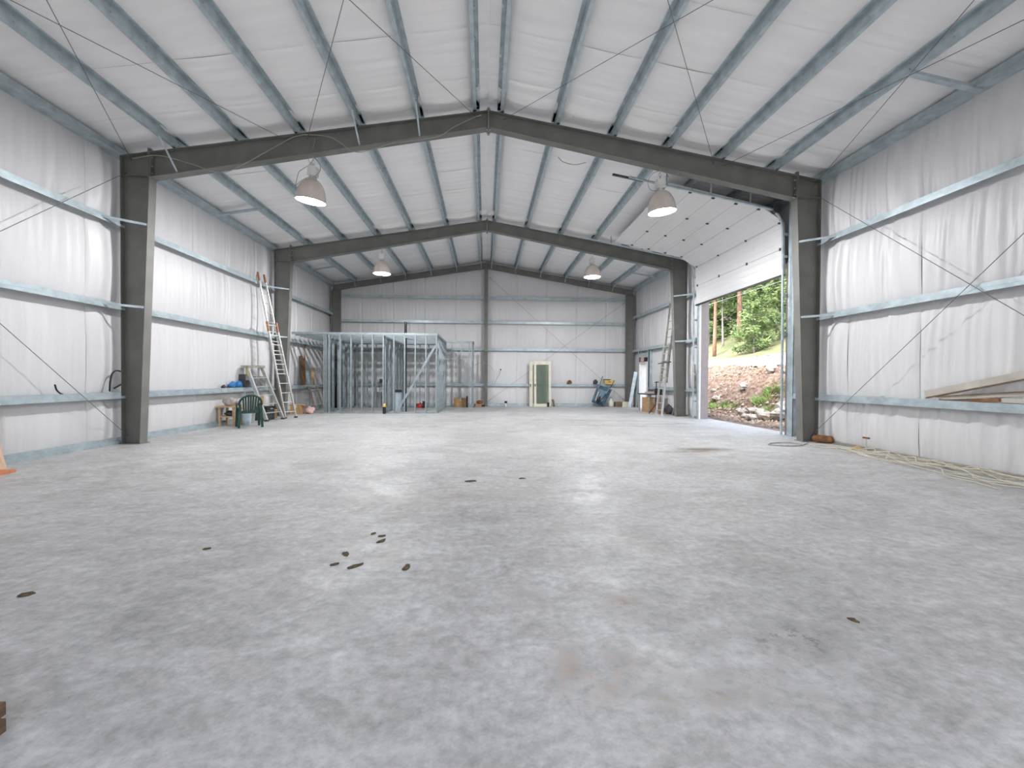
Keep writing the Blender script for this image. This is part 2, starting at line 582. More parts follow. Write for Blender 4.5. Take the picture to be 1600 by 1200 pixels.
make_end_wall(YB, 'wall_back', 'white vinyl insulated end wall at the far end', [-0.02] + [g + 0.06 for g in END_GIRT_Z] + [7.3], -1, True)
fw_ = thing('wall_front', 'white end wall with an added daylight doorway behind the camera', None, (0, YF, 0), kind='structure')
for (xa, xb, za, zb) in ((-XL - 0.1, -FRONT_HALF, -0.1, 7.6), (FRONT_HALF, XL + 0.1, -0.1, 7.6), (-FRONT_HALF, FRONT_HALF, FRONT_H, 7.6)):
    MB().box(xa, xb, YF - 0.02, YF, za, zb).build('liner_sheet', M['liner'], fw_)
    MB().box(xa, xb, YF - 0.12, YF - 0.03, za, zb).build('cladding', M['mauve'], fw_)

roof = thing('ceiling', 'white vinyl roof insulation sagging between the purlins', None, (0, 9, 6.5), kind='structure')
pins_x = [0.0] + list(PURLIN_X) + [7.45, 7.75]
for sign in (-1, 1):
    edges = np.arange(YF - 0.05, YB + 0.1, 1.2)
    edges[-1] = YB + 0.08
    for k in range(len(edges) - 1):
        s0, s1 = edges[k], edges[k + 1]
        vis = s1 > 5
        ya = np.linspace(s0, s1, 26 if vis else 6)
        xa = np.linspace(0, 7.72, 120 if vis else 30)
        A, X = np.meshgrid(ya, xa, indexing='ij')
        t, i = cell_t(X, pins_x)
        g = np.random.default_rng(500 + k + 100 * (sign > 0))
        D = 0.05 * pulse(t)
        D = np.where(X < 0.25, 0.02, D)
        w = 0
        for q in range(7):
            fr, ph, loc, wid = g.uniform(10, 40), g.uniform(0, 6.28), g.uniform(s0, s1), g.uniform(0.15, 0.6)
            cph = g.uniform(0, 6.28, len(pins_x))
            w = w + np.exp(-((A - loc) / wid) ** 2) * np.sin(fr * A + ph + g.uniform(-1.5, 1.5) * X + cph[i]) * g.uniform(0.3, 1)
        D = D + w * 0.005 * (0.3 + 0.7 * pulse(t, 0.8))
        d = np.minimum(A - s0, s1 - A)
        D = D - 0.02 * np.exp(-(d / 0.03) ** 2) * pulse(t, 0.8)
        # the blanket lifts where it passes over a frame
        for yc in (Y1, Y2):
            D = D + 0.07 * np.exp(-((A - (yc - 0.35)) / 0.16) ** 2) * pulse(t, 0.4)
        D = np.clip(D, -0.03, 0.16)
        Zr = AZ + 0.215 - SL * X - D
        P = np.stack([sign * X, A, Zr], axis=-1)
        if sign < 0:
            P = P[::-1]
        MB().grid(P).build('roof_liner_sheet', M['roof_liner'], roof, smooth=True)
    c = MB()
    for a, b in (((0, 0), (8.0, 0)),):
        x0, x1 = 0.0, sign * 7.95
        vs = [(x0, YF - 0.3, AZ + 0.26), (x1, YF - 0.3, AZ + 0.26 - SL * 7.95), (x1, YB + 0.3, AZ + 0.26 - SL * 7.95), (x0, YB + 0.3, AZ + 0.26)]
        vs += [(v[0], v[1], v[2] + 0.08) for v in vs]
        c.add(vs, [(0, 1, 2, 3), (4, 5, 6, 7), (0, 1, 5, 4), (1, 2, 6, 5), (2, 3, 7, 6), (3, 0, 4, 7)])
    c.build('roof_cladding', M['mauve'], roof)

# ------------------------------------------------------------------ rigid steel frames
WHERE = {Y0: 'behind the camera', Y1: 'nearest the camera', Y2: 'in the middle of the hall', Y3: 'against the far end wall'}


def make_frame(y, label, braces_l=(), braces_r=(), girt_brace=False, rusty=False):
    root = thing('steel_frame', label, 'steel frame', (0, y, 0), group='rigid steel portal frames')
    fw = 0.10                                        # half flange width
    for s in (-1, 1):
        c = MB()
        xo, xit, xib = XC, 6.80, 7.01
        zk = 5.42                                    # knee
        tw = 0.008
        # web
        c.add([(s * x, y + dy, z) for dy in (-tw, tw) for x, z in ((xo, 0.012), (xo, rz(xo) - 0.02), (xit, rz(xit) - 0.02), (xit, zk), (xib, 0.012))],
              [(0, 1, 2, 3, 4), (9, 8, 7, 6, 5)] + [(i, i + 5, (i + 1) % 5 + 5, (i + 1) % 5) for i in range(5)])
        # flanges
        c.beam((s * xo, y, 0.012), (s * xo, y, rz(xo)), 0.014, 2 * fw)
        c.beam((s * xib, y, 0.012), (s * xit, y, zk - 0.02), 0.014, 2 * fw)
        col = c.build('column', M['primer'], root)
        MB().box(*sorted((s * (xib - 0.04), s * (xo + 0.02))), y - 0.13, y + 0.13, 0.0, 0.014).build('base_plate', M['primer'], col)
        st = MB()
        st.beam((s * (xo - 0.01), y, zk - 0.02), (s * (xit + 0.01), y, zk - 0.02 + 0.0), 0.012, 2 * fw - 0.02, side=(0, 0, 1))
        st.build('stiffener', M['primer'], col)
        # rafter: tapered web, flanges
        r = MB()
        dk, da = 0.50, 0.34                          # depth at the knee and at the ridge
        P = [(xit - 0.015, rz(xit)), (0.012, rz(0.012)), (0.012, rz(0.012) - da), (xit - 0.015, rz(xit) - dk)]
        r.add([(s * x, y + dy, z) for dy in (-tw, tw) for x, z in P], [(0, 1, 2, 3), (7, 6, 5, 4)] + [(i, i + 4, (i + 1) % 4 + 4, (i + 1) % 4) for i in range(4)])
        r.beam((s * XC, y, rz(XC) - 0.004), (s * 0.005, y, AZ - 0.004), 2 * fw, 0.014, side=(0, 1, 0))
        r.beam((s * (xit - 0.015), y, rz(xit) - dk), (s * 0.012, y, rz(0.012) - da), 2 * fw, 0.014, side=(0, 1, 0))
        ra = r.build('rafter', M['primer'], root)
        # bolted end plates
        e = MB()
        for dx in (-0.016, 0.016):
            e.box(*sorted((s * (xit + dx - 0.009), s * (xit + dx + 0.009))), y - fw - 0.005, y + fw + 0.005, zk - 0.05, rz(xit) + 0.07)
        e.build('end_plate', M['primer'], ra)
        MB().box(*sorted((s * 0.002, s * 0.02)), y - fw, y + fw, AZ - da - 0.08, AZ + 0.06).build('ridge_plate', M['primer'], ra)
        bl = MB()
        for zz in (AZ - da - 0.05, AZ + 0.035):
            for yy in (-0.06, 0.06):
                bl.box(*sorted((s * 0.0, s * 0.045)), y + yy - 0.012, y + yy + 0.012, zz - 0.012, zz + 0.012)
        for zz in (zk + 0.04, zk + 0.18, rz(xit) - 0.1, rz(xit) + 0.03):
            for yy in (-0.06, 0.06):
                bl.box(*sorted((s * (xit - 0.05), s * (xit + 0.05))), y + yy - 0.012, y + yy + 0.012, zz - 0.012, zz + 0.012)
        tag(bl.build('bolts', M['galv'], ra), kind='stuff')
        # flange braces from the purlins down to the bottom flange
        for px in (braces_l if s < 0 else braces_r):
            tdep = da + (dk - da) * px / xit
            MB().beam((s * (px + 0.0), y - 0.62, rz(px) + 0.03), (s * px, y - fw * 0.8, rz(px) - tdep + 0.02), 0.035, 0.008, side=(1, 0, 0)).build('flange_brace', M['galv'], root)
        if girt_brace:
            for gz in GIRT_Z[1:]:
                tx = xib + (xit - xib) * gz / zk
                MB().beam((s * (XC + 0.02), y - 0.55, gz + 0.06), (s * tx, y - fw * 0.8, gz + 0.06), 0.045, 0.008, side=(0, 0, 1)).build('flange_brace', M['galv'], root)
    return root


make_frame(Y1, 'dark grey steel portal frame nearest the camera, spanning wall to wall', (6.27, 2.66, 1.43), (), True)
make_frame(Y2, 'grey steel portal frame in the middle, beside the two ladders', (), (), True)

# end frame at the far wall
ef = thing('steel_frame', 'shallow grey end frame against the far white wall', 'steel frame', (0, Y3, 0), group='rigid steel portal frames')
for s in (-1, 1):
    r = MB()
    da = 0.24
    r.add([(s * x, Y3 + dy, z) for dy in (-0.006, 0.006) for x, z in ((XC, rz(XC)), (0.01, AZ), (0.01, AZ - da), (XC, rz(XC) - da))],
          [(0, 1, 2, 3), (7, 6, 5, 4)] + [(i, i + 4, (i + 1) % 4 + 4, (i + 1) % 4) for i in range(4)])
    r.beam((s * XC, Y3, rz(XC)), (s * 0.005, Y3, AZ), 0.16, 0.012, side=(0, 1, 0))
    r.beam((s * XC, Y3, rz(XC) - da), (s * 0.005, Y3, AZ - da), 0.16, 0.012, side=(0, 1, 0))
    ra = r.build('rafter', M['primer'], ef)
    MB().box(*sorted((s * 0.002, s * 0.02)), Y3 - 0.09, Y3 + 0.09, AZ - da - 0.06, AZ + 0.05).build('ridge_plate', M['primer'], ra)
    for px in PURLIN_X:
        MB().beam((s * px, Y3 - 0.35, rz(px) + 0.02), (s * px, Y3 - 0.07, rz(px) - da + 0.02), 0.03, 0.006).build('flange_brace', M['galv'], ef)
    c = MB()
    xa, xb = 7.0, 7.38
    c.box(*sorted((s * xa, s * xb)), Y3 - 0.012, Y3 - 0.002, 0.012, rz(xa) - da)
    for xx in (xa, xb):
        c.box(*sorted((s * (xx - 0.006), s * (xx + 0.006))), Y3 - 0.1, Y3 + 0.08, 0.012, rz(xx) - da)
    col = c.build('corner_column', M['primer'], ef)
    MB().box(*sorted((s * (xa - 0.03), s * (xb + 0.03))), Y3 - 0.13, Y3 + 0.1, 0, 0.012).build('base_plate', M['primer'], col)
c = MB()
c.box(-0.085, 0.085, Y3 - 0.14, Y3 - 0.128, 0.012, AZ - 0.24)
c.box(-0.085, 0.085, Y3 + 0.05, Y3 + 0.062, 0.012, AZ - 0.24)
c.box(-0.005, 0.005, Y3 - 0.13, Y3 + 0.05, 0.012, AZ - 0.24)
cc = c.build('centre_column', M['primer'], ef)
MB().box(-0.12, 0.12, Y3 - 0.18, Y3 + 0.1, 0, 0.012).build('base_plate', M['primer'], cc)

# ------------------------------------------------------------------ roof purlins, eave struts
ORD = ('first', 'second', 'third', 'fourth', 'fifth', 'sixth')
BAYS = ((Y0, Y1, 'in the bay nearest the camera'), (Y1, Y2, 'between the near and middle steel frames'), (Y2, Y3, 'in the bay at the far end'))
ZP = [(-0.003, 0.004), (-0.003, 0.2), (0.06, 0.2), (0.06, 0.18), (0.064, 0.18), (0.064, 0.204), (-0.007, 0.204), (-0.007, 0.008),
      (-0.066, 0.008), (-0.066, 0.026), (-0.07, 0.026), (-0.07, 0.004)]


def screws_purlin(mb, px, s, ya, yb):
    y = ya + 0.3
    while y < yb - 0.2:
        for k in (0.06, 0.14):
            mb.box(*sorted((s * (px - 0.016), s * (px + 0.004))), y - 0.008, y + 0.008, rz(px) + k - 0.008, rz(px) + k + 0.008)
        y += 0.62


for ya, yb, where in BAYS:
    ya2 = ya - 0.15
    yb2 = yb + 0.15 if yb < Y3 else YB - 0.02
    for s in (-1, 1):
        side = 'left' if s < 0 else 'right'
        for i, px in enumerate(PURLIN_X):
            p = MB()
            dz = 0.0
            ox = 0.009 * s if ya == Y1 else 0.0
            # bottom flange points downhill
            prof = [(-a * s, b) for a, b in ZP]
            if s > 0:
                prof = prof[::-1]
            p.extrude(prof, (s * px + ox, ya2, rz(px) + dz), (s * px + ox, yb2, rz(px) + dz), (1, 0, 0), (0, 0, 1))
            if ya != Y0 or True:
                screws_purlin(p, px, s, ya2, yb2)
            o = p.build('roof_purlin', M['galv'])
            tag(o, '%s galvanized roof purlin %s of the ridge %s' % (ORD[i], side, where), 'purlin', 'galvanized roof purlins')
        e = MB()
        x0 = s * XC
        prof = [(0, 0.0), (0.2 * s, 0.0), (0.2 * s, 0.006), (0.006 * s, 0.006), (0.006 * s, 0.144), (0.2 * s, 0.114), (0.2 * s, 0.12), (0, 0.15)]
        if s < 0:
            prof = prof[::-1]
        e.extrude(prof, (x0, ya2 + 0.15, rz(XC) - 0.0), (x0, yb2 - (0.15 if yb < Y3 else 0), rz(XC) - 0.0), (1, 0, 0), (0, 0, 1))
        e.beam((s * (XC - 0.03), ya2 + 0.15, rz(XC) + 0.003), (s * (XC - 0.03), yb2 - (0.15 if yb < Y3 else 0), rz(XC) + 0.003), 0.06, 0.006)
        o = e.build('eave_strut', M['galv'])
        tag(o, 'galvanized eave strut topping the %s wall %s' % (side, where), 'strut', 'galvanized eave struts')

# short spacer channels between the last purlin and the eave strut
for s, y, where in ((1, 6.22, 'top right near the camera'), (-1, 12.45, 'left of the near lamp, past the near frame'), (-1, 18.6, 'at the left over the framed room'), (1, 18.6, 'at the right of the far bay')):
    m = MB()
    m.beam((s * 6.24, y, rz(6.24) - 0.02), (s * 7.42, y + 0.02, rz(7.42) - 0.02), 0.09, 0.006, side=(0, 1, 0))
    m.beam((s * 6.24, y - 0.045, rz(6.24) - 0.0), (s * 7.42, y - 0.025, rz(7.42) - 0.0), 0.006, 0.045, side=(0, 1, 0))
    tag(m.build('spacer_channel', M['galv']), 'short galvanized channel bridging purlin and eave, %s' % where, 'channel', 'purlin spacer channels')


# ------------------------------------------------------------------ wall girts
def girt(p, q, inn, label, group):
    """Z girt from p to q; inn = unit vector into the hall"""
    inn = Vector(inn)
    up = Vector((0, 0, 1))
    h = GIRT_H
    prof = [(0.0, h), (0.0, 0.055), (-0.012, 0.05), (-0.012, 0.0), (-0.006, 0.0), (-0.006, 0.045), (0.006, 0.052), (0.006, h - 0.006)]
    # profile x = inward offset, closed with the web towards the wall
    prof = [(0.012, 0.0), (0.012, 0.052), (0.0, 0.058), (0.0, h), (-0.2, h), (-0.2, h + 0.05), (-0.206, h + 0.05), (-0.206, h - 0.006), (-0.006, h - 0.006), (-0.006, 0.056), (0.006, 0.049), (0.006, 0.0)]
    m = MB()
    m.extrude(prof, p, q, inn, up)
    P, Q = Vector(p), Vector(q)
    L = (Q - P).length
    a = (Q - P).normalized()
    n = int(L / 0.33)
    for k in range(n):
        c = P + a * (0.16 + k * 0.33) + inn * 0.012 + up * 0.022
        m.beam(c - a * 0.02, c + a * 0.02, 0.006, 0.012, side=inn)
    o = m.build('wall_girt', M['galv'])
    return tag(o, label, 'girt', group)


LV = ('low', 'middle', 'high')
for s in (-1, 1):
    side = 'left' if s < 0 else 'right'
    inn = (-s, 0, 0)
    for k, z in enumerate(GIRT_Z):
        for ya, yb, where in BAYS:
            yb2 = yb if yb < Y3 else YB - 0.03
            if s > 0 and ya == Y1:
                girt((s * XC, Y1 + 0.02, z), (s * XC, DOOR_Y0 - 0.32, z), inn, '%s short girt between the near right column and the door jamb' % LV[k], 'short girts beside the big door')
                girt((s * XC, DOOR_Y1 + 0.17, z), (s * XC, Y2 - 0.02, z), inn, '%s short girt between far door jamb and middle column' % LV[k], 'short girts beside the big door')
                continue
            if s > 0 and ya == Y2 and k == 0:
                girt((s * XC, Y2 + 0.02, z), (s * XC, PD_Y0 - 0.2, z), inn, 'low girt behind the right extension ladder and workbench', 'wall girts')
                girt((s * XC, PD_Y1 + 0.2, z), (s * XC, YB - 0.03, z), inn, 'short low girt in the far right corner', 'wall girts')
                continue
            girt((s * XC, ya + 0.005, z), (s * XC, yb2 - 0.005, z), inn, '%s galvanized girt on the %s wall %s' % (LV[k], side, where), 'wall girts')
LV4 = ('lowest', 'second lowest', 'second highest', 'highest')
for k, z in enumerate(END_GIRT_Z):
    for xa, xb, side in ((-6.99, -0.02, 'left'), (0.02, 6.99, 'right')):
        girt((xa, Y3 + 0.062, z), (xb, Y3 + 0.062, z), (0, -1, 0), '%s galvanized girt on the far wall, %s half' % (LV4[k], side), 'end wall girts')

# base channels
for name, boxes in (('baseboard_left', [(-7.56, -7.40, YF, YB - 0.02)]),
                    ('baseboard_right', [(7.40, 7.56, YF, DOOR_Y0 - 0.25), (7.40, 7.56, DOOR_Y1 + 0.15, PD_Y0 - 0.1), (7.40, 7.56, PD_Y1 + 0.1, YB - 0.02)]),
                    ('baseboard_back', [(-7.40, 7.40, YB - 0.12, YB - 0.02)])):
    m = MB()
    for (xa, xb, ya, yb) in boxes:
        h = 0.13 if name != 'baseboard_right' else 0.045
        m.box(xa, xb, ya, yb, 0, h * 0.55)
        sh = 0.045
        m.box(xa + (0 if xb < 0 or name == 'baseboard_back' else sh), xb - (sh if xb < 0 else 0), ya + (sh if name == 'baseboard_back' else 0), yb, h * 0.55, h)
    tag(m.build(name, M['dark_alu'] if name == 'baseboard_right' else M['galv']), 'galvanized base channel along the floor edge', None, kind='structure')  # right channel takes a dark tone standing in for the shadow along it


# ------------------------------------------------------------------ bracing rods
def rod(p, q, label, r=0.0055, group='thin steel bracing rods'):
    m = MB()
    P, Q = Vector(p), Vector(q)
    m.tube([P, Q], r, 6)
    for e, t in ((P, Q), (Q, P)):
        d = (t - e).normalized()
        m.tube([e + d * 0.05, e + d * 0.2], r * 2.0, 6)
    tag(m.build('brace_rod', M['cable']), label, 'rod', group)


for s, side in ((-1, 'left'), (1, 'right')):
    x = s * (XC - 0.06)
    rod((x, Y1 - 0.0, 5.5), (x, Y0, 0.1), 'diagonal rod falling towards the camera across the %s wall' % side)
    rod((x, Y1 - 0.0, 0.14), (x, Y0, 5.6), 'diagonal rod rising towards the camera across the %s wall' % side)
for xa, xb, nm in ((-7.2, -4.1, 'outer left'), (-3.75, -0.22, 'inner left'), (0.3, 4.95, 'inner right'), (5.15, 7.25, 'outer right')):
    rod((xa, Y1, rz(xa) - 0.09), (xb, Y0, rz(xb) - 0.09), 'roof bracing rod of the %s pair, left end at the near frame' % nm)
    rod((xb, Y1, rz(xb) - 0.09), (xa, Y0, rz(xa) - 0.09), 'roof bracing rod of the %s pair, right end at the near frame' % nm)
rod((0.12, Y3 - 0.05, 6.35), (6.98, Y3 - 0.05, 0.25), 'diagonal rod falling to the right on the far wall')
rod((6.95, Y3 - 0.05, 5.2), (0.12, Y3 - 0.05, 0.25), 'diagonal rod falling to the left on the far wall')


# ------------------------------------------------------------------ high-bay lamps
def lamp(x, y, ztop, label, near, yaw=0.0, tilt=(0, 0), cord=None):
    t = thing('high_bay_lamp', label, 'lamp', (x, y, ztop - 0.9), group='high-bay lamps under the rafters')
    h = ztop - 0.9                                    # rim height in world
    R0 = Euler((tilt[0], tilt[1], 0)).to_matrix()

    def tr(mb):
        pv = Vector((x, y, ztop - 0.25))
        mb.v = [tuple(pv + R0 @ (Vector(v) - pv)) for v in mb.v]
        return mb
    hk = MB()
    hk.tube([(x, y, ztop + 0.02), (x, y, ztop - 0.08)], 0.008, 6)
    ring = [(x + 0.028 * math.cos(a), y, ztop - 0.11 + 0.04 * math.sin(a)) for a in np.linspace(0, 2 * PI, 12, endpoint=False)]
    hk.tube(ring, 0.007, 6, closed=True)
    ring = [(x, y + 0.026 * math.cos(a), ztop - 0.18 + 0.04 * math.sin(a)) for a in np.linspace(0, 2 * PI, 12, endpoint=False)]
    hk.tube(ring, 0.007, 6, closed=True)
    hk.build('hook', M['alu'], t)
    bx = MB()
    bx.box(x - 0.085, x + 0.085, y - 0.085, y + 0.085, ztop - 0.40, ztop - 0.22)
    for k in range(5):
        zz = ztop - 0.385 + k * 0.036
        bx.box(x - 0.10, x + 0.10, y - 0.06, y + 0.06, zz, zz + 0.014)
    bx.lathe([(0.0, ztop - 0.20), (0.05, ztop - 0.205), (0.07, ztop - 0.225)], (x, y, 0), 16)
    tr(bx).build('ballast_box', M['lampwhite'], t)
    nk = MB()
    nk.lathe([(0.06, ztop - 0.40), (0.055, ztop - 0.42), (0.055, ztop - 0.46), (0.09, ztop - 0.475)], (x, y, 0), 16)
    for k in range(3):
        a = k * 2.1
        nk.beam((x + 0.07 * math.cos(a), y + 0.07 * math.sin(a), ztop - 0.39), (x + 0.085 * math.cos(a), y + 0.085 * math.sin(a), ztop - 0.49), 0.02, 0.006)
    tr(nk).build('collar', M['alu'], t)
    zr = ztop - 0.90
    hh = 0.43
    prof = []
    for k in range(15):
        u = k / 14
        prof.append((0.085 + (0.295 - 0.085) * math.sin(u * PI / 2) ** 0.85, zr + hh * (1 - u ** 1.45)))
    inner = [(max(r - 0.008, 0.01), z) for r, z in prof][::-1]
    d = MB()
    d.lathe(prof + inner, (x, y, 0), 40)
    tr(d).build('reflector_dome', M['dome'], t, smooth=True)
    rm = MB()
    rm.tube([(x + 0.297 * math.cos(a), y + 0.297 * math.sin(a), zr) for a in np.linspace(0, 2 * PI, 40, endpoint=False)], 0.009, 6, closed=True)
    tr(rm).build('rim', M['dark_alu'], t, smooth=True)
    bb = MB()
    bb.lathe([(0.0, zr + 0.24), (0.03, zr + 0.25), (0.045, zr + 0.29), (0.04, zr + 0.34), (0.025, zr + 0.38), (0.025, zr + 0.42)], (x, y, 0), 20)
    tr(bb).build('bulb', M['bulb'], t, smooth=True)
    if cord:
        cd = MB()
        for c_ in cord:
            cd.tube(smooth_path([Vector(p) + Vector((x, y, ztop)) for p in c_], 8), 0.006, 6)
        cd.build('cord', M['cord'], t, smooth=True)
    ld = bpy.data.lights.new('lamp_light', 'POINT')
    ld.energy = LAMP_POWER
    ld.shadow_soft_size = 0.11
    ld.color = (0.97, 0.98, 1.0)
    lo = bpy.data.objects.new('lamp_light', ld)
    COL.objects.link(lo)
    lo.parent = t
    lo.location = (0, 0, 0.06)
    return t


def smooth_path(pts, n=8):
    pts = [Vector(p) for p in pts]
    if len(pts) < 3:
        return pts
    out = []
    P = [pts[0] * 2 - pts[1]] + pts + [pts[-1] * 2 - pts[-2]]
    for i in range(1, len(P) - 2):
        for k in range(n):
            t = k / n
            a, b, c, d = P[i - 1], P[i], P[i + 1], P[i + 2]
            out.append(0.5 * ((2 * b) + (c - a) * t + (2 * a - 5 * b + 4 * c - d) * t * t + (3 * b - a - 3 * c + d) * t ** 3))
    out.append(pts[-1])
    return out


M['lampwhite'] = mat('lamp_housing_enamel', (0.72, 0.72, 0.71), 0.4, var=0.06)
m, nt, b = nodes_of('prismatic_glass')
b.inputs['Base Color'].default_value = (0.66, 0.58, 0.53, 1)
b.inputs['Roughness'].default_value = 0.25
b.inputs['Specular IOR Level'].default_value = 0.6
_tc = nt.nodes.new('ShaderNodeTexCoord')
_wv = nt.nodes.new('ShaderNodeTexNoise')
_wv.inputs['Scale'].default_value = 5
nt.links.new(_tc.outputs['Object'], _wv.inputs['Vector'])
_rp = nt.nodes.new('ShaderNodeValToRGB')
_rp.color_ramp.elements[0].color = (0.58, 0.49, 0.44, 1)
_rp.color_ramp.elements[1].color = (0.76, 0.70, 0.66, 1)
nt.links.new(_wv.outputs['Fac'], _rp.inputs[0])
nt.links.new(_rp.outputs[0], b.inputs['Base Color'])
_tl = nt.nodes.new('ShaderNodeBsdfTranslucent')
nt.links.new(_rp.outputs[0], _tl.inputs['Color'])
_mx = nt.nodes.new('ShaderNodeMixShader')
_mx.inputs[0].default_value = 0.0
nt.links.new(b.outputs[0], _mx.inputs[1])
nt.links.new(_tl.outputs[0], _mx.inputs[2])
nt.links.new(_mx.outputs[0], nt.nodes['Material Output'].inputs['Surface'])
M['dome'] = m
m, nt, b = nodes_of('frosted_bulb')
b.inputs['Base Color'].default_value = (0.9, 0.89, 0.86, 1)
b.inputs['Emission Color'].default_value = (1.0, 0.97, 0.92, 1)
b.inputs['Emission Strength'].default_value = 0.8
M['bulb'] = m

lamp(-3.62, Y1, 5.94, 'high-bay lamp hanging from the near rafter on the left, cord looping aside', True, tilt=(0.08, 0.12),
     cord=[[(0, 0, -0.2), (-0.1, 0, -0.05), (-0.02, 0, 0.12), (0.05, -0.05, 0.35)], [(0.0, 0.02, -0.02), (-0.08, 0, -0.16), (-0.22, 0, -0.26), (-0.30, 0, -0.34), (-0.37, 0, -0.62)],
           [(-0.37, 0, -0.62), (-0.25, -0.1, -0.58), (-0.05, -0.25, -0.55), (0.1, -0.2, -0.48), (0.17, -0.1, -0.32), (0.12, 0, -0.12), (0.02, 0, -0.02)]])
lamp(3.74, Y1, 5.93, 'high-bay lamp hanging from the near rafter in front of the raised door', True, tilt=(0.05, -0.10),
     cord=[[(0.0, 0, -0.02), (-0.16, 0, -0.08), (-0.27, 0, -0.25), (-0.22, 0, -0.43), (-0.08, 0, -0.46)], [(0.0, 0, -0.02), (0.15, 0, -0.08), (0.2, 0, -0.22), (0.1, 0, -0.36)]])
lamp(-3.70, Y2, 5.95, 'high-bay lamp hanging from the middle rafter above the framed room', False)
lamp(3.84, Y2, 5.98, 'high-bay lamp hanging from the middle rafter near the glass doors', False)

# loose supply cord draped along the near rafter
m = MB()
pts = []
for x, z in ((-7.1, 5.72), (-6.6, 5.80), (-6.0, 5.66), (-5.4, 5.5), (-4.9, 5.72), (-4.4, 6.02), (-3.95, 6.28), (-3.6, 6.33), (-3.2, 6.28), (-2.75, 6.02), (-2.35, 6.10), (-2.0, 6.22), (-1.4, 6.32), (-1.0, 6.42), (-0.7, 6.62), (-0.35, 6.8), (-0.15, 6.88)):
    pts.append((x, Y1 - 0.115, z))
m.tube(smooth_path(pts, 6), 0.009, 6)
tag(m.build('supply_cord', M['cord'], smooth=True), 'grey supply cord draped along the near left rafter', 'cord')
m = MB()
m.tube(smooth_path([(1.5, Y1, 6.12), (1.6, Y1 - 0.05, 6.0), (1.85, Y1 - 0.05, 5.95), (2.1, Y1, 6.03)], 8), 0.008, 6)
tag(m.build('supply_cord', M['cord'], smooth=True), 'short grey cord sagging under the near right rafter', 'cord')

# ------------------------------------------------------------------ raised sectional overhead door
od = thing('overhead_door', 'white sectional overhead door half raised along the roof', 'door', (7.3, 12.6, 3.98))
DP = [(7.33, 3.98), (7.31, 4.63), (7.28, 5.28), (6.73, 5.62)]
for k in range(1, 5):
    DP.append((6.73 - 2.34 * k / 4, 5.62 + 0.48 * k / 4))
PY0, PY1 = DOOR_Y0 + 0.02, 14.92
for k in range(len(DP) - 1):
    (xa, za), (xb, zb) = DP[k], DP[k + 1]
    p, q = Vector((xa, 0, za)), Vector((xb, 0, zb))
    d = (q - p).normalized()
    n = Vector((d.z, 0, -d.x))
    if n.x > 0 and k < 3:
        n = -n
    if k >= 3 and n.z > 0:
        n = -n
    p, q = p + d * 0.004, q - d * 0.004
    nb = MB()
    # pan with shallow horizontal ribs on the inner face
    prof = [(0, 0), (0, 0.012)]
    Ls = (q - p).length
    nb.extrude([(0, 0), (Ls, 0), (Ls, 0.0), (Ls, -0.045), (0, -0.045)], p + Vector((0, PY0, 0)), p + Vector((0, PY1, 0)), d, n)
    for rr in (0.12, 0.30, 0.48):
        if rr < Ls - 0.06:
            nb.extrude([(rr, 0), (rr + 0.012, 0.0025), (rr + 0.03, 0.0025), (rr + 0.042, 0)], p + Vector((0, PY0 + 0.03, 0)), p + Vector((0, PY1 - 0.03, 0)), d, n)
    pan = nb.build('door_section', M['door_panel'], od)
    if k > 0:
        for yy in (PY0 + 0.12, PY0 + 1.52, PY1 - 1.52, PY1 - 0.12):
            c = Vector((xa, yy, za)) + n * 0.012
            MB().beam(c - d * 0.035, c + d * 0.035, 0.05, 0.022, side=(0, 1, 0)).build('hinge', M['dark'], pan)
m = MB()
m.box(7.29, 7.36, PY0, PY1, 3.945, 3.985)
m.build('bottom_seal', M['black'], od)


def track_path(y):
    pts = [(7.27, y, 0.02), (7.27, y, 2.5), (7.25, y, 4.9)]
    for a in np.linspace(0, 1, 9)[1:]:
        an = a * (PI / 2 - 0.2)
        pts.append((7.25 - 0.42 * (1 - math.cos(an)), y, 4.98 + 0.60 * math.sin(an)))
    x, z = pts[-1][0], pts[-1][2]
    pts.append((3.38, y, z + (x - 3.38) * 0.185))
    return pts


for y, sgn in ((PY0 - 0.05, 1), (PY1 + 0.05, -1)):
    tp = track_path(y)
    m = MB()
    for i in range(len(tp) - 1):
        m.beam(tp[i], tp[i + 1], 0.05, 0.035, side=(0, 1, 0))
    tr_ = m.build('track', M['galv'], od)
    for hx in (4.3, 5.4, 6.4):
        zz = tp[-1][2] + (tp[-1][0] - hx) * -0.185 * -1 * -1
        zz = tp[-2][2] + (tp[-2][0] - hx) * 0.185
        MB().beam((hx, y - 0.01 * sgn, zz), (hx, y - 0.03 * sgn, rz(hx) + 0.02), 0.035, 0.006, side=(1, 0, 0)).build('hanger', M['galv'], tr_)
    for zz in (0.6, 1.55, 2.5, 3.45, 4.4, 4.95):
        MB().box(7.27, 7.40, y - 0.03, y + 0.03, zz - 0.03, zz + 0.03).build('bracket', M['galv'], tr_)
# opener rail sticking out past the raised door
m = MB()
m.beam((3.0, PY0 + 0.02, 6.30), (3.75, PY0 + 0.02, 6.17), 0.05, 0.04, side=(0, 1, 0))
m.build('track_extension', M['dark'], od)
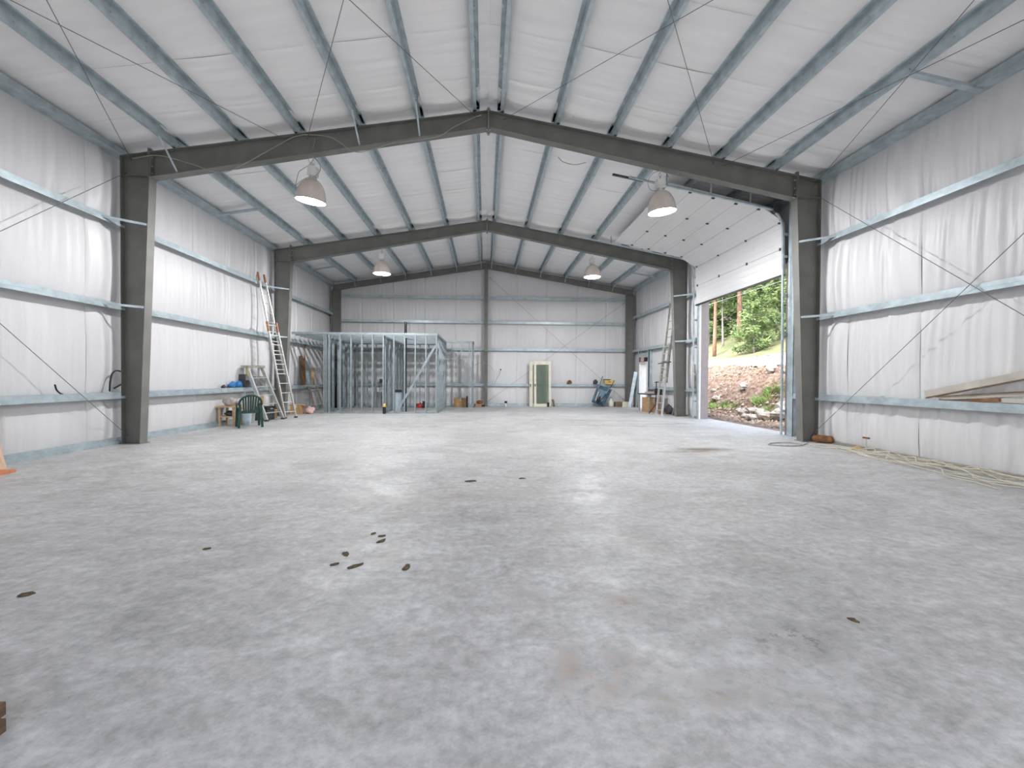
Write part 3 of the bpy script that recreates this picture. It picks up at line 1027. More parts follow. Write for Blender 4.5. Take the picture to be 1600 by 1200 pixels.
# torsion shaft and drum over the opening
m = MB()
m.tube([(7.05, PY0 - 0.12, 5.55), (7.05, PY1 + 0.12, 5.55)], 0.018, 8)
m.build('torsion_shaft', M['dark'], od)
for yy in (PY0 - 0.06, PY1 + 0.06):
    MB().lathe([(0.02, -0.06), (0.10, -0.06), (0.10, -0.03), (0.085, -0.02), (0.085, 0.04), (0.10, 0.05), (0.10, 0.06), (0.02, 0.06)], (7.05, yy, 5.55), 20, axis=(0, 1, 0)).build('cable_drum', M['dark'], od)

# door opening framing
dj = thing('door_2', 'galvanized jambs and taupe trim framing the big door opening', None, (7.45, 12.6, 0), kind='structure')
m = MB()
m.box(7.36, 7.56, DOOR_Y0 - 0.30, DOOR_Y0 - 0.29, 0, 5.75)
m.box(7.36, 7.37, DOOR_Y0 - 0.30, DOOR_Y0 - 0.08, 0, 5.75)
m.box(7.36, 7.40, DOOR_Y0 - 0.09, DOOR_Y0 - 0.08, 0, 5.75)
m.build('jamb_channel', M['galv'], dj)
m = MB()
m.box(7.38, 7.70, DOOR_Y0 - 0.05, DOOR_Y0 + 0.0, 0, DOOR_Z)
m.build('jamb_trim', M['mauve'], dj)
m = MB()
m.box(7.36, 7.56, DOOR_Y1 + 0.15, DOOR_Y1 + 0.16, 0, 5.75)
m.box(7.36, 7.37, DOOR_Y1 + 0.02, DOOR_Y1 + 0.16, 0, 5.75)
m.build('jamb_channel', M['galv'], dj)
m = MB()
m.box(7.37, 7.70, DOOR_Y1 - 0.0, DOOR_Y1 + 0.05, 0, DOOR_Z)
m.build('jamb_trim', M['mauve'], dj)
m = MB()
m.box(7.36, 7.395, DOOR_Y1 - 0.07, DOOR_Y1 + 0.01, 0, DOOR_Z)
m.build('weather_seal', M['white'], dj)
m = MB()
m.box(7.38, 7.70, DOOR_Y0, DOOR_Y1, DOOR_Z - 0.03, DOOR_Z + 0.02)
m.build('header_trim', M['mauve'], dj)

# personnel doorway near the far right corner
pdw = thing('door_1', 'open personnel doorway with white jambs near the far right corner', None, (7.45, 20.0, 0), kind='structure')
m = MB()
m.box(7.3, 7.66, PD_Y0 - 0.06, PD_Y0, 0, PD_Z + 0.05)
m.build('jamb', M['white'], pdw)
m = MB()
m.box(7.3, 7.66, PD_Y1, PD_Y1 + 0.06, 0, PD_Z + 0.05)
m.build('jamb', M['white'], pdw)
m = MB()
m.box(7.3, 7.66, PD_Y0, PD_Y1, PD_Z, PD_Z + 0.05)
m.build('head', M['white'], pdw)
for yy in (PD_Y0 - 0.2, PD_Y1 + 0.1):
    m = MB()
    m.box(7.33, 7.37, yy, yy + 0.12, 0, 2.72)
    m.box(7.33, 7.53, yy, yy + 0.01, 0, 2.72)
    m.build('frame_channel', M['galv'], pdw)
m = MB()
m.box(7.32, 7.36, PD_Y0 - 0.1, PD_Y1 + 0.1, PD_Z + 0.28, PD_Z + 0.46)
m.build('header_channel', M['galv'], pdw)

# ------------------------------------------------------------------ light-gauge steel framed room
def c_stud_mesh(h, w=0.092, fl=0.042, t=0.004):
    m = MB()
    prof = [(-fl / 2, -w / 2), (fl / 2, -w / 2), (fl / 2, -w / 2 + 0.012), (fl / 2 - t, -w / 2 + 0.012), (fl / 2 - t, -w / 2 + t), (-fl / 2 + t, -w / 2 + t),
            (-fl / 2 + t, w / 2 - t), (fl / 2 - t, w / 2 - t), (fl / 2 - t, w / 2 - 0.012), (fl / 2, w / 2 - 0.012), (fl / 2, w / 2), (-fl / 2, w / 2)]
    m.extrude(prof, (0, 0, 0), (0, 0, h), (1, 0, 0), (0, 1, 0))
    return m


def part_copy(src, parent, loc, name=None):
    o = src.copy()
    COL.objects.link(o)
    o.parent = parent
    o.location = loc
    return o


def u_track(L, up=1, w=0.1, h=0.05, t=0.004):
    m = MB()
    prof = [(-w / 2, 0), (w / 2, 0), (w / 2, h * up), (w / 2 - t, h * up), (w / 2 - t, t * up), (-w / 2 + t, t * up), (-w / 2 + t, h * up), (-w / 2, h * up)]
    m.extrude(prof, (0, 0, 0), (L, 0, 0), (0, 1, 0), (0, 0, 1))
    return m


ROOM_H = 3.08


def stud_wall(p0, p1, xs, label, h=ROOM_H, bottom=None, top=True, fl=0.042):
    a = Vector((p1[0] - p0[0], p1[1] - p0[1], 0))
    L = a.length
    t = thing('stud_wall', label, 'stud wall', (p0[0], p0[1], 0), math.atan2(a.y, a.x), group='steel stud walls of the framed room')
    first = None
    for x in xs:
        if first is None:
            first = c_stud_mesh(h - 0.02, fl=fl).build('stud', M['stud'], t, local=True)
            first.location = (x, 0, 0.006)
        else:
            part_copy(first, t, (x, 0, 0.006))
    if top:
        o = u_track(L, -1, 0.1, 0.085).build('top_track', M['stud'], t, local=True)
        o.location = (0, 0, h)
    for (a0, a1) in (bottom if bottom is not None else [(0, L)]):
        o = u_track(a1 - a0, 1).build('bottom_track', M['stud'], t, local=True)
        o.location = (a0, 0, 0)
    return t


FY = 17.0
fx = [-6.12, -6.05] + [-5.93 + 0.402 * k for k in range(11)]
sw = stud_wall((-7.32, FY), (-1.86, FY), [x + 7.32 for x in fx], 'steel stud wall at the front of the framed room with a diagonal brace', bottom=[(1.16, 5.46)], fl=0.05)
MB().beam((-3.42 + 7.32, -0.06, 0.04), (-1.95 + 7.32, -0.06, 2.60), 0.02, 0.085, side=(0, 1, 0)).build('diagonal_brace', M['stud'], sw, local=True)
stud_wall((-1.90, FY + 0.12), (-1.90, 20.3), [0.28 + 0.58 * k for k in range(6)], 'receding stud wall along the right side of the framed room')
sw = stud_wall((-1.95, 20.36), (-0.62, 20.36), [0.04, 0.1, 1.18, 1.29], 'stud wall with a headed doorway, rightmost part of the framed room', bottom=[(0, 0.12), (1.16, 1.33)])
o = u_track(1.05, 1).build('door_header', M['stud'], sw, local=True)
o.location = (0.12, 0, 2.22)
for x in (0.38, 0.80):
    o = c_stud_mesh(ROOM_H - 2.25).build('cripple_stud', M['stud'], sw, local=True)
    o.location = (x, 0, 2.24)
stud_wall((-0.62, 20.48), (-0.62, 21.25), [0.1, 0.5], 'short receding stud wall beside the headed doorway')
stud_wall((-3.92, FY + 0.12), (-3.92, 21.3), [0.1 + 0.66 * k for k in range(7)], 'receding stud partition through the middle of the framed room', h=ROOM_H - 0.1)
stud_wall((-6.10, FY + 0.12), (-6.10, 21.3), [0.1 + 0.66 * k for k in range(7)], 'receding stud partition at the left of the framed room', h=ROOM_H - 0.1, bottom=[(0, 1.6), (2.5, 4.1)])
stud_wall((-6.0, 20.5), (-4.0, 20.5), [0.1, 0.55, 0.95, 1.4, 1.9], 'rear stud wall of the framed room, left compartment', h=ROOM_H - 0.1)
stud_wall((-3.8, 20.5), (-2.0, 20.5), [0.1, 0.75, 1.15, 1.7], 'rear stud wall of the framed room, right compartment', h=ROOM_H - 0.1)
cj = thing('ceiling_framing', 'steel ceiling joists lying on top of the framed room', 'joists', (-4.6, 19.0, ROOM_H - 0.02))
jm = MB()
jm.box(-2.7, 2.7, -0.022, -0.018, -0.09, 0.04)
jm.box(-2.7, 2.7, -0.022, 0.022, 0.036, 0.04)
jm.box(-2.7, 2.7, -0.022, 0.022, -0.09, -0.086)
j0 = jm.build('joist', M['stud'], cj, local=True)
j0.location = (0, FY + 0.25 - 19.0, -0.02)
for k in range(1, 10):
    part_copy(j0, cj, (0, FY + 0.25 + 0.41 * k - 19.0, -0.02))

# black vent pipe rising through the room
m = MB()
m.lathe([(0.0, 0.0), (0.055, 0.0), (0.055, 3.62), (0.045, 3.62), (0.045, 3.5)], (-3.25, 17.9, 0), 16)
tag(m.build('vent_pipe', M['black'], smooth=False), 'black vertical vent pipe rising above the framed room', 'pipe')


# ------------------------------------------------------------------ ladders
def ladder(p0, p1, q0, q1, nr, name_rail, material, parent, rw=0.03, rd=0.075, rung_r=0.016, t0=0.06, t1=0.97, flat=False, rung_mat=None):
    """rails p0->q0 and p1->q1 with nr rungs"""
    p0, p1, q0, q1 = map(Vector, (p0, p1, q0, q1))
    side = (p1 - p0).normalized()
    for a, b in ((p0, q0), (p1, q1)):
        MB().beam(a, b, rw, rd, side=side).build(name_rail, material, parent)
    for k in range(nr):
        t = t0 + (t1 - t0) * k / max(1, nr - 1)
        a, b = p0.lerp(q0, t), p1.lerp(q1, t)
        m = MB()
        if flat:
            ax = (q0 - p0).normalized()
            hz = side.cross(Vector((0, 0, 1))).normalized()
            m.beam(a, b, 0.085, 0.022, side=hz)
        else:
            m.tube([a - side * 0.02, b + side * 0.02], rung_r, 8)
        m.build('step' if flat else 'rung', rung_mat or material, parent)


t = thing('extension_ladder', 'tall aluminium extension ladder with orange tips leaning by the middle left column', 'ladder', (-6.5, 15.0, 0))
A0, A1 = Vector((-6.62, 14.86, 0.03)), Vector((-6.42, 15.20, 0.03))
B0, B1 = Vector((-7.32, 14.50, 4.72)), Vector((-7.26, 14.92, 4.72))
nrm = (A1 - A0).cross(B0 - A0).normalized()
if nrm.x > 0:
    nrm = -nrm
C0, C1 = A0.lerp(B0, 0.665), A1.lerp(B1, 0.665)
ladder(A0, A1, C0, C1, 10, 'rail', M['alu'], t)
S0, S1 = A0.lerp(B0, 0.30) + nrm * 0.04 + (A1 - A0) * 0.1, A1.lerp(B1, 0.30) + nrm * 0.04 - (A1 - A0) * 0.1
E0, E1 = A0.lerp(B0, 0.95) + nrm * 0.04 + (A1 - A0) * 0.1, A1.lerp(B1, 0.95) + nrm * 0.04 - (A1 - A0) * 0.1
ladder(S0, S1, E0, E1, 10, 'fly_rail', M['alu'], t, rw=0.025, rd=0.06)
for a, b in ((S0, E0), (S1, E1)):
    d = (b - a).normalized()
    MB().beam(b - d * 0.02, b + d * 0.26, 0.03, 0.07, side=(A1 - A0)).build('tip_guard', M['orange_fibre'], t)
for a, b in ((A0, C0), (A1, C1)):
    d = (b - a).normalized()
    MB().beam(b - d * 0.30, b + d * 0.02, 0.034, 0.08, side=(A1 - A0)).build('tip_guard', M['orange_fibre'], t)
    MB().box(a.x - 0.04, a.x + 0.04, a.y - 0.05, a.y + 0.05, 0.0, 0.05).build('foot', M['dark'], t)

t = thing('step_ladder', 'wide aluminium step ladder leaning on the left wall behind the green chair', 'ladder', (-6.9, 14.2, 0))
a0, a1 = (-6.76, 13.92, 0.02), (-6.60, 14.66, 0.02)
b0, b1 = (-7.30, 13.84, 1.66), (-7.20, 14.52, 1.68)
ladder(a0, a1, b0, b1, 5, 'rail', M['alu'], t, rw=0.055, rd=0.10, flat=True, t0=0.14, t1=0.80)
MB().beam((-7.34, 13.76, 1.68), (-7.22, 14.56, 1.70), 0.22, 0.075, side=(1, 0, 0)).build('top_cap', M['dark_alu'], t)
for a, b in (((-7.36, 13.78, 0.14), (-7.33, 13.80, 1.66)), ((-7.34, 14.5, 0.14), (-7.28, 14.5, 1.66))):
    MB().beam(a, b, 0.025, 0.05, side=(0, 1, 0)).build('rear_rail', M['alu'], t)
MB().beam((-7.25, 13.84, 1.40), (-7.30, 13.84, 1.68), 0.06, 0.035, side=(0, 1, 0)).build('warning_sticker', M['yellow'], t)
for a in (a0, a1):
    MB().box(a[0] - 0.05, a[0] + 0.05, a[1] - 0.05, a[1] + 0.05, 0.0, 0.05).build('foot', M['dark'], t)

t = thing('extension_ladder', 'long aluminium extension ladder leaning behind the middle right column', 'ladder', (6.65, 16.5, 0))
A0, A1 = Vector((6.58, 16.55, 0.03)), Vector((6.62, 16.10, 0.03))
B0, B1 = Vector((7.18, 16.85, 4.35)), Vector((7.20, 16.42, 4.35))
ladder(A0, A1, A0.lerp(B0, 0.62), A1.lerp(B1, 0.62), 10, 'rail', M['alu'], t)
nn = Vector((0.05, 0, 0.0))
ladder(A0.lerp(B0, 0.28) + nn, A1.lerp(B1, 0.28) + nn, B0 + nn, B1 + nn, 10, 'fly_rail', M['dark_alu'], t, rw=0.025, rd=0.06)
MB().beam((6.72, 16.72, 1.98), (6.90, 16.0, 2.02), 0.05, 0.03, side=(1, 0, 0)).build('stand_off_bar', M['dark'], t)
for a in (A0, A1):
    MB().box(a.x - 0.05, a.x + 0.05, a.y - 0.05, a.y + 0.05, 0.0, 0.05).build('foot', M['alu'], t)

t = thing('step_ladder', 'small folded step ladder with red rail beyond the middle left column', 'ladder', (-7.0, 18.9, 0))
ladder((-7.02, 18.4, 0.02), (-6.86, 19.0, 0.02), (-7.25, 18.4, 1.0), (-7.12, 18.86, 1.0), 3, 'rail', M['dark_alu'], t, rw=0.03, rd=0.08, flat=True, t0=0.25, t1=0.85, rung_mat=M['alu'])
MB().beam((-7.05, 18.52, 0.1), (-7.22, 18.52, 0.8), 0.03, 0.05, side=(0, 1, 0)).build('brace', M['red'], t)
MB().beam((-7.28, 18.36, 1.02), (-7.12, 18.9, 1.02), 0.16, 0.04, side=(1, 0, 0)).build('top_cap', M['alu'], t)

# ------------------------------------------------------------------ green stacking chair (seen from behind)
t = thing('garden_chair', 'dark green plastic stacking armchair with slatted back', 'chair', (-6.50, 12.42, 0), math.radians(34.8))
w, dp = 0.26, 0.23
st_ = MB()
xs = np.linspace(-0.23, 0.23, 9)
ys = np.linspace(-0.21, 0.23, 9)
A, B = np.meshgrid(xs, ys, indexing='ij')
Z = 0.425 + 0.02 * (A / 0.23) ** 2 + 0.015 * (B / 0.23) - 0.035 * np.clip((B - 0.15) / 0.08, 0, 1) ** 2
top = np.stack([A, B, Z], -1)
bot = np.stack([A, B, Z - 0.012], -1)[::-1]
st_.grid(top)
st_.grid(bot)
st_.box(-0.24, 0.24, -0.225, -0.205, 0.385, 0.435)
st_.box(-0.24, 0.24, 0.215, 0.232, 0.36, 0.42)
st_.box(-0.245, -0.228, -0.21, 0.22, 0.385, 0.44)
st_.box(0.228, 0.245, -0.21, 0.22, 0.385, 0.44)
st_.build('seat', M['green_plastic'], t, smooth=False, local=True)
for i in range(7):
    x = -0.165 + 0.055 * i
    ztop = 0.86 - 0.11 * (x / 0.22) ** 2
    m = MB()
    m.beam((x * 0.92, -0.215, 0.42), (x * 1.1, -0.315, ztop), 0.040, 0.014, side=(1, 0, 0))
    m.build('back_slat', M['green_plastic'], t, local=True)
arch = MB()
pts = []
for a in np.linspace(-0.15, PI + 0.15, 22):
    cx, sz = math.cos(a), math.sin(a)
    pts.append((0.265 * cx, -0.24 - 0.10 * max(sz, 0) , 0.64 + 0.235 * sz))
arch.tube(pts, 0.027, 8)
arch.build('back_frame', M['green_plastic'], t, smooth=True, local=True)
for s in (-1, 1):
    m = MB()
    m.tube(smooth_path([(s * 0.262, -0.25, 0.62), (s * 0.285, -0.1, 0.645), (s * 0.285, 0.12, 0.64), (s * 0.275, 0.22, 0.60), (s * 0.262, 0.235, 0.50)], 5), 0.022, 8)
    m.build('armrest', M['green_plastic'], t, smooth=True, local=True)
    m = MB()
    m.beam((s * 0.245, -0.225, 0.64), (s * 0.275, -0.27, 0.0), 0.058, 0.045)
    m.build('leg', M['green_plastic'], t, local=True)
    m = MB()
    m.beam((s * 0.26, 0.23, 0.52), (s * 0.275, 0.27, 0.0), 0.058, 0.045)
    m.build('leg', M['green_plastic'], t, local=True)

# ------------------------------------------------------------------ clutter along the left wall
t = thing('wooden_stand', 'small two-tier wooden stand beside the green chair', 'stand', (-7.2, 12.78, 0))
for x in (-7.40, -7.02):
    for y in (12.62, 12.98):
        MB().box(x - 0.025, x + 0.025, y - 0.03, y + 0.03, 0, 0.52).build('leg', M['wood'], t)
MB().box(-7.47, -6.93, 12.55, 13.06, 0.52, 0.555).build('top_board', M['wood'], t)
MB().box(-7.42, -7.0, 12.6, 13.0, 0.24, 0.27).build('shelf_board', M['wood'], t)


def blob(c, r, seed, name, material, label, cat, flat=1.0, group=None, amp=0.25):
    g = np.random.default_rng(seed)
    m = MB()
    n, k = 14, 9
    ph = g.uniform(0, 6.28, 6)
    vs, fs = [], []
    for i in range(k + 1):
        th = PI * i / k
        for j in range(n):
            a = 2 * PI * j / n
            q = 1 + amp * (math.sin(3 * a + ph[0] + 2 * th) * 0.5 + math.sin(5 * th + 2 * a + ph[1]) * 0.4 + math.sin(2 * a - 3 * th + ph[2]) * 0.4)
            z = max(math.cos(th) * r[2] * q * flat, -r[2] * 0.75)
            vs.append((c[0] + r[0] * math.sin(th) * math.cos(a) * q, c[1] + r[1] * math.sin(th) * math.sin(a) * q, c[2] + z + r[2] * 0.75))
    for i in range(k):
        for j in range(n):
            fs.append((i * n + j, (i + 1) * n + j, (i + 1) * n + (j + 1) % n, i * n + (j + 1) % n))
    m.add(vs, fs)
    o = m.build(name, material, smooth=True)
    return tag(o, label, cat, group)


blob((-7.20, 12.80, 0.555), (0.17, 0.18, 0.13), 3, 'rag_pile', M['rag'], 'crumpled grey cloth heaped on the small wooden stand', 'cloth')
blob((-7.20, 12.80, 0.27), (0.14, 0.15, 0.08), 5, 'rag_bundle', M['dark'], 'dark bundle on the lower shelf of the wooden stand', 'bundle')


def bucket(x, y, z, r0, r1, h, material, label, handle=True, name='bucket'):
    t = thing(name, label, 'bucket', (x, y, z))
    m = MB()
    m.lathe([(0.0, z), (r0, z), (r1, z + h), (r1 + 0.012, z + h), (r1 + 0.012, z + h - 0.02), (r1 - 0.006, z + h), (r0 - 0.006, z + 0.02), (0, z + 0.02)], (x, y, 0), 20)
    m.build('pail', material, t, smooth=False)
    if handle:
        m = MB()
        m.tube([(x + r1 * math.cos(a), y + 0.02, z + h - 0.03 - 0.10 * math.sin(a)) for a in np.linspace(0, PI, 12)], 0.005, 6)
        m.build('handle', M['alu'], t)
    return t


bucket(-6.85, 12.95, 0, 0.11, 0.14, 0.38, M['pale_blue'], 'pale blue plastic pail on the floor behind the green chair')
bucket(-7.0, 13.42, 0, 0.12, 0.14, 0.30, M['grey_plastic'], 'grey pail on the floor between chair and step ladder')


def carton(name, x, y, z, sx, sy, sz, rot, material, label, cat='box', flaps=False, tape=True, parts=None):
    t = thing(name, label, cat, (x, y, z), rot)
    m = MB()
    m.box(-sx / 2, sx / 2, -sy / 2, sy / 2, 0, sz)
    m.build('body', material, t, local=True)
    if tape:
        MB().box(-0.025, 0.025, -sy / 2 - 0.002, sy / 2 + 0.002, sz * 0.65, sz + 0.002).build('tape', M['wire'], t, local=True)
    if flaps:
        for s in (-1, 1):
            MB().beam((s * sx / 2, 0, sz), (s * (sx / 2 + 0.06), 0, sz - 0.05), sy * 0.96, 0.006, side=(0, 1, 0)).build('flap', material, t, local=True)
    return t


carton('carton', -7.15, 14.9, 0.0, 0.34, 0.42, 0.30, 0.1, M['cardboard'], 'open cardboard carton under the leaning step ladder', flaps=True)
carton('carton', -7.02, 16.75, 0.0, 0.38, 0.40, 0.36, 0.15, M['cardboard'], 'cardboard carton just past the foot of the left extension ladder', flaps=True)
blob((-6.62, 16.92, 0.0), (0.16, 0.18, 0.15), 9, 'plastic_bag', M['pink'], 'crumpled pinkish bag beside the carton past the left ladder', 'bag')
t = thing('tool_case', 'flat black tool case lying on things under the step ladder', 'case', (-7.05, 14.45, 0.0))
MB().box(-7.26, -6.88, 14.2, 14.7, 0.33, 0.43).build('lid', M['black'], t)
MB().box(-7.26, -6.88, 14.2, 14.7, 0.0, 0.32).build('body', M['dark'], t)
MB().box(-6.88, -6.85, 14.38, 14.52, 0.34, 0.38).build('handle', M['grey_plastic'], t)
carton('panel_offcut', -7.28, 14.62, 0.0, 0.03, 0.35, 0.75, 0.0, M['wood'], 'pale wooden offcut standing behind the step ladder', 'offcut', tape=False)
# on the low girt of the left wall
GT = 0.92 + GIRT_H
blob((-7.42, 13.30, GT), (0.08, 0.16, 0.10), 21, 'blue_bag', M['blue'], 'bright blue plastic bundle on the low left girt', 'bundle')
blob((-7.42, 13.62, GT), (0.08, 0.13, 0.11), 22, 'blue_bag', M['blue'], 'second blue bundle on the left girt, nearer the grey box', 'bundle')
t = thing('storage_box', 'black and grey framed case standing on the left girt', 'case', (-7.44, 13.86, GT))
MB().box(-7.49, -7.31, 13.76, 13.98, GT, GT + 0.40).build('body', M['dark'], t)
MB().box(-7.32, -7.30, 13.78, 13.96, GT + 0.22, GT + 0.38).build('label_plate', M['grey_plastic'], t)
t = thing('storage_box', 'grey plastic box on the left girt behind the step ladder', 'box', (-7.44, 14.7, GT))
MB().box(-7.49, -7.31, 14.38, 15.0, GT, GT + 0.30).build('body', M['grey_plastic'], t)
MB().box(-7.495, -7.30, 14.36, 15.02, GT + 0.30, GT + 0.34).build('lid', M['grey_plastic'], t)
blob((-7.43, 12.85, GT), (0.05, 0.07, 0.05), 23, 'small_jar', M['dark'], 'little dark lump on the left girt above the wooden stand', 'lump')
m = MB()
m.tube(smooth_path([(-7.42, 8.12, GT), (-7.40, 8.05, GT + 0.02), (-7.39, 7.98, GT + 0.08), (-7.38, 7.94, GT + 0.17)], 6), 0.013, 7)
tag(m.build('hook_tool', M['black'], smooth=True), 'small black hooked tool on the near left girt', 'tool')
# black hose behind the near left column
m = MB()
hp = [(-7.37, 9.02, GT + 0.02), (-7.36, 9.02, GT + 0.2), (-7.37, 9.08, GT + 0.36), (-7.40, 9.22, GT + 0.43), (-7.43, 9.45, GT + 0.38), (-7.45, 9.6, GT + 0.25), (-7.43, 9.5, GT + 0.2), (-7.38, 9.3, GT + 0.15), (-7.35, 9.10, GT + 0.08)]
m.tube(smooth_path(hp, 8), 0.016, 8)
tag(m.build('hose', M['black'], smooth=True), 'black hose looped on the girt beside the near left column', 'hose')

# boards leaning at the left edge
t = thing('plywood_board', 'pale pinkish plywood board leaning on the left wall at the picture edge', 'board', (-7.1, 6.3, 0))
MB().beam((-6.92, 6.34, 0.045), (-7.34, 6.42, 1.40), 0.75, 0.02, side=(0, 1, 0)).build('sheet', M['plywood'], t)
t = thing('plywood_board', 'second thin plywood board behind the pinkish one at the left edge', 'board', (-7.15, 6.2, 0))
MB().beam((-6.96, 6.26, 0.01), (-7.38, 6.30, 1.42), 0.72, 0.015, side=(0, 1, 0)).build('sheet', M['wood'], t)
m = MB()
m.beam((-6.99, 6.46, 0.02), (-6.68, 6.50, 0.02), 0.26, 0.04, side=(0, 1, 0))
tag(m.build('orange_board', M['orange_paint']), 'short orange-edged board lying at the foot of the leaning plywood', 'board')
# wooden crate corner at the bottom left
t = thing('wooden_crate', 'corner of a low dark wooden crate at the lower left picture edge', 'crate', (-2.1, 1.6, 0))
for z in (0.0, 0.065):
    MB().box(-2.35, -1.885, 1.76, 1.785, z, z + 0.05).build('slat', M['dark_wood'], t)
    MB().box(-1.91, -1.885, 1.35, 1.76, z, z + 0.05).build('slat', M['dark_wood'], t)
MB().box(-1.955, -1.915, 1.70, 1.75, 0, 0.112).build('corner_post', M['dark_wood'], t)
MB().box(-2.35, -1.92, 1.36, 1.75, 0.0, 0.02).build('bottom', M['dark_wood'], t)

# beyond the middle left column: planks and offcuts on the girt
t = thing('plank', 'dark brown plank standing on the low girt past the middle left column', 'plank', (-7.42, 18.1, GT))
MB().beam((-7.40, 18.12, GT), (-7.45, 18.12, GT + 1.18), 0.2, 0.04, side=(0, 1, 0)).build('board', M['dark_wood'], t)
t = thing('plank', 'narrow brown plank beside the darkest one on the girt', 'plank', (-7.42, 18.35, GT))
MB().beam((-7.40, 18.36, GT), (-7.45, 18.40, GT + 1.1), 0.12, 0.04, side=(0, 1, 0)).build('board', M['rust'], t)
m = MB()
m.add([(-7.38, 18.50, GT), (-7.38, 19.02, GT), (-7.44, 18.92, GT + 0.98), (-7.44, 18.58, GT + 1.02), (-7.40, 18.50, GT), (-7.40, 19.02, GT), (-7.46, 18.92, GT + 0.98), (-7.46, 18.58, GT + 1.02)],
      [(0, 1, 2, 3), (7, 6, 5, 4), (0, 4, 5, 1), (1, 5, 6, 2), (2, 6, 7, 3), (3, 7, 4, 0)])
tag(m.build('metal_offcut', M['galv']), 'grey tapered sheet-metal offcut standing on the girt by the planks', 'offcut')
carton('wood_block', -7.45, 19.35, GT, 0.08, 0.22, 0.72, 0, M['wood'], 'yellowish wood piece on the girt behind the framed room', 'wood piece', tape=False)
m = MB()
for k, (a, b) in enumerate((((-7.44, 18.45, GT + 1.05), (-7.44, 18.50, GT + 1.75)), ((-7.44, 18.52, GT + 1.0), (-7.44, 18.44, GT + 1.7)))):
    m.tube([a, b], 0.012, 6)
tag(m.build('tied_rods', M['rust']), 'pair of thin rusty rods hanging above the brown planks', 'rods')

# things in and around the framed room
t = thing('tall_panel', 'tall black panel standing inside the left of the framed room', 'panel', (-6.75, 20.6, 0))
MB().box(-6.92, -6.58, 20.55, 20.6, 0.0, 2.15).build('sheet', M['dark'], t)
MB().box(-6.94, -6.56, 20.54, 20.61, 2.15, 2.19).build('edge_strip', M['black'], t)
t = thing('tool_bag', 'black duffel bag leaning against the tall black panel', 'bag', (-6.72, 20.3, 0))
m = MB()
m.tube([(-6.75, 20.25, 0.0), (-6.75, 20.3, 0.5), (-6.72, 20.32, 0.95), (-6.70, 20.34, 1.15)], [0.12, 0.15, 0.13, 0.05], 12)
m.build('bag_body', M['black'], t, smooth=True)
m = MB()
m.tube(smooth_path([(-6.68, 20.22, 0.95), (-6.6, 20.2, 1.1), (-6.62, 20.2, 0.6), (-6.66, 20.18, 0.4)], 5), 0.012, 6)
m.build('strap', M['dark'], t)
t = thing('capped_pipe', 'black stub pipe with a yellow cap at the front of the framed room', 'pipe', (-3.85, 16.8, 0))
MB().lathe([(0, 0), (0.06, 0), (0.06, 0.26), (0, 0.26)], (-3.85, 16.85, 0), 14).build('pipe_body', M['black'], t)
MB().lathe([(0, 0.26), (0.065, 0.26), (0.065, 0.36), (0.03, 0.39), (0, 0.39)], (-3.85, 16.85, 0), 14).build('cap', M['yellow'], t)
carton('control_box', -3.55, 18.0, 0.78, 0.26, 0.2, 0.1, 0, M['black'], 'black box lid showing between studs of the middle partition', 'box', tape=False)
bucket(-3.55, 18.0, 0, 0.14, 0.16, 0.775, M['pale_blue'], 'tall pale blue drum inside the framed room', handle=False, name='drum')
carton('carton', -1.2, 20.95, 0, 0.62, 0.38, 0.42, 0.05, M['cardboard'], 'brown carton seen through the doorway of the stud frame')
m = MB()
m.tube([(-0.88, 20.7, 0.0), (-0.88, 20.7, 0.52)], 0.04, 12)
tag(m.build('pipe_stub', M['black']), 'black pipe stub standing in the stud doorway', 'pipe')
carton('carton', -0.32, 21.15, 0, 0.42, 0.25, 0.14, 0.2, M['cardboard'], 'flattened cardboard box at the foot of the centre column', tape=False)
blob((-0.30, 21.12, 0.14), (0.16, 0.1, 0.09), 31, 'leather_glove', M['rust'], 'brown leathery lump on the flattened cardboard box', 'lump')
carton('tool_box', -0.12, 21.05, 0, 0.16, 0.14, 0.10, 0.0, M['black'], 'small black box by the centre column foot', tape=False)
blob((-3.0, 20.2, 0.0), (0.18, 0.12, 0.12), 33, 'cloth_heap', M['red'], 'reddish heap on the floor inside the framed room', 'heap')
carton('tool_box', -2.82, 20.2, 0, 0.14, 0.14, 0.3, 0.1, M['black'], 'black upright box beside the reddish heap', tape=False)
carton('tool_box', -4.9, 21.3, END_GIRT_Z[0] + GIRT_H - 0.0, 0.34, 0.14, 0.2, 0.0, M['dark'], 'dark box on the far girt behind the framed room', tape=False)
carton('crate_box', -5.05, 20.9, 0, 0.3, 0.3, 0.7, 0.0, M['grey_plastic'], 'grey bin standing behind the stud partition', 'bin', tape=False)
t = thing('pipe_stub', 'white pipe stub with a black cap at the foot of the far wall', 'pipe', (0.98, 21.3, 0))
MB().lathe([(0, 0), (0.05, 0), (0.05, 0.16), (0, 0.16)], (0.98, 21.3, 0), 14).build('pipe_body', M['white'], t)
MB().lathe([(0, 0.16), (0.065, 0.16), (0.065, 0.26), (0, 0.26)], (0.98, 21.3, 0), 14).build('cap', M['black'], t)
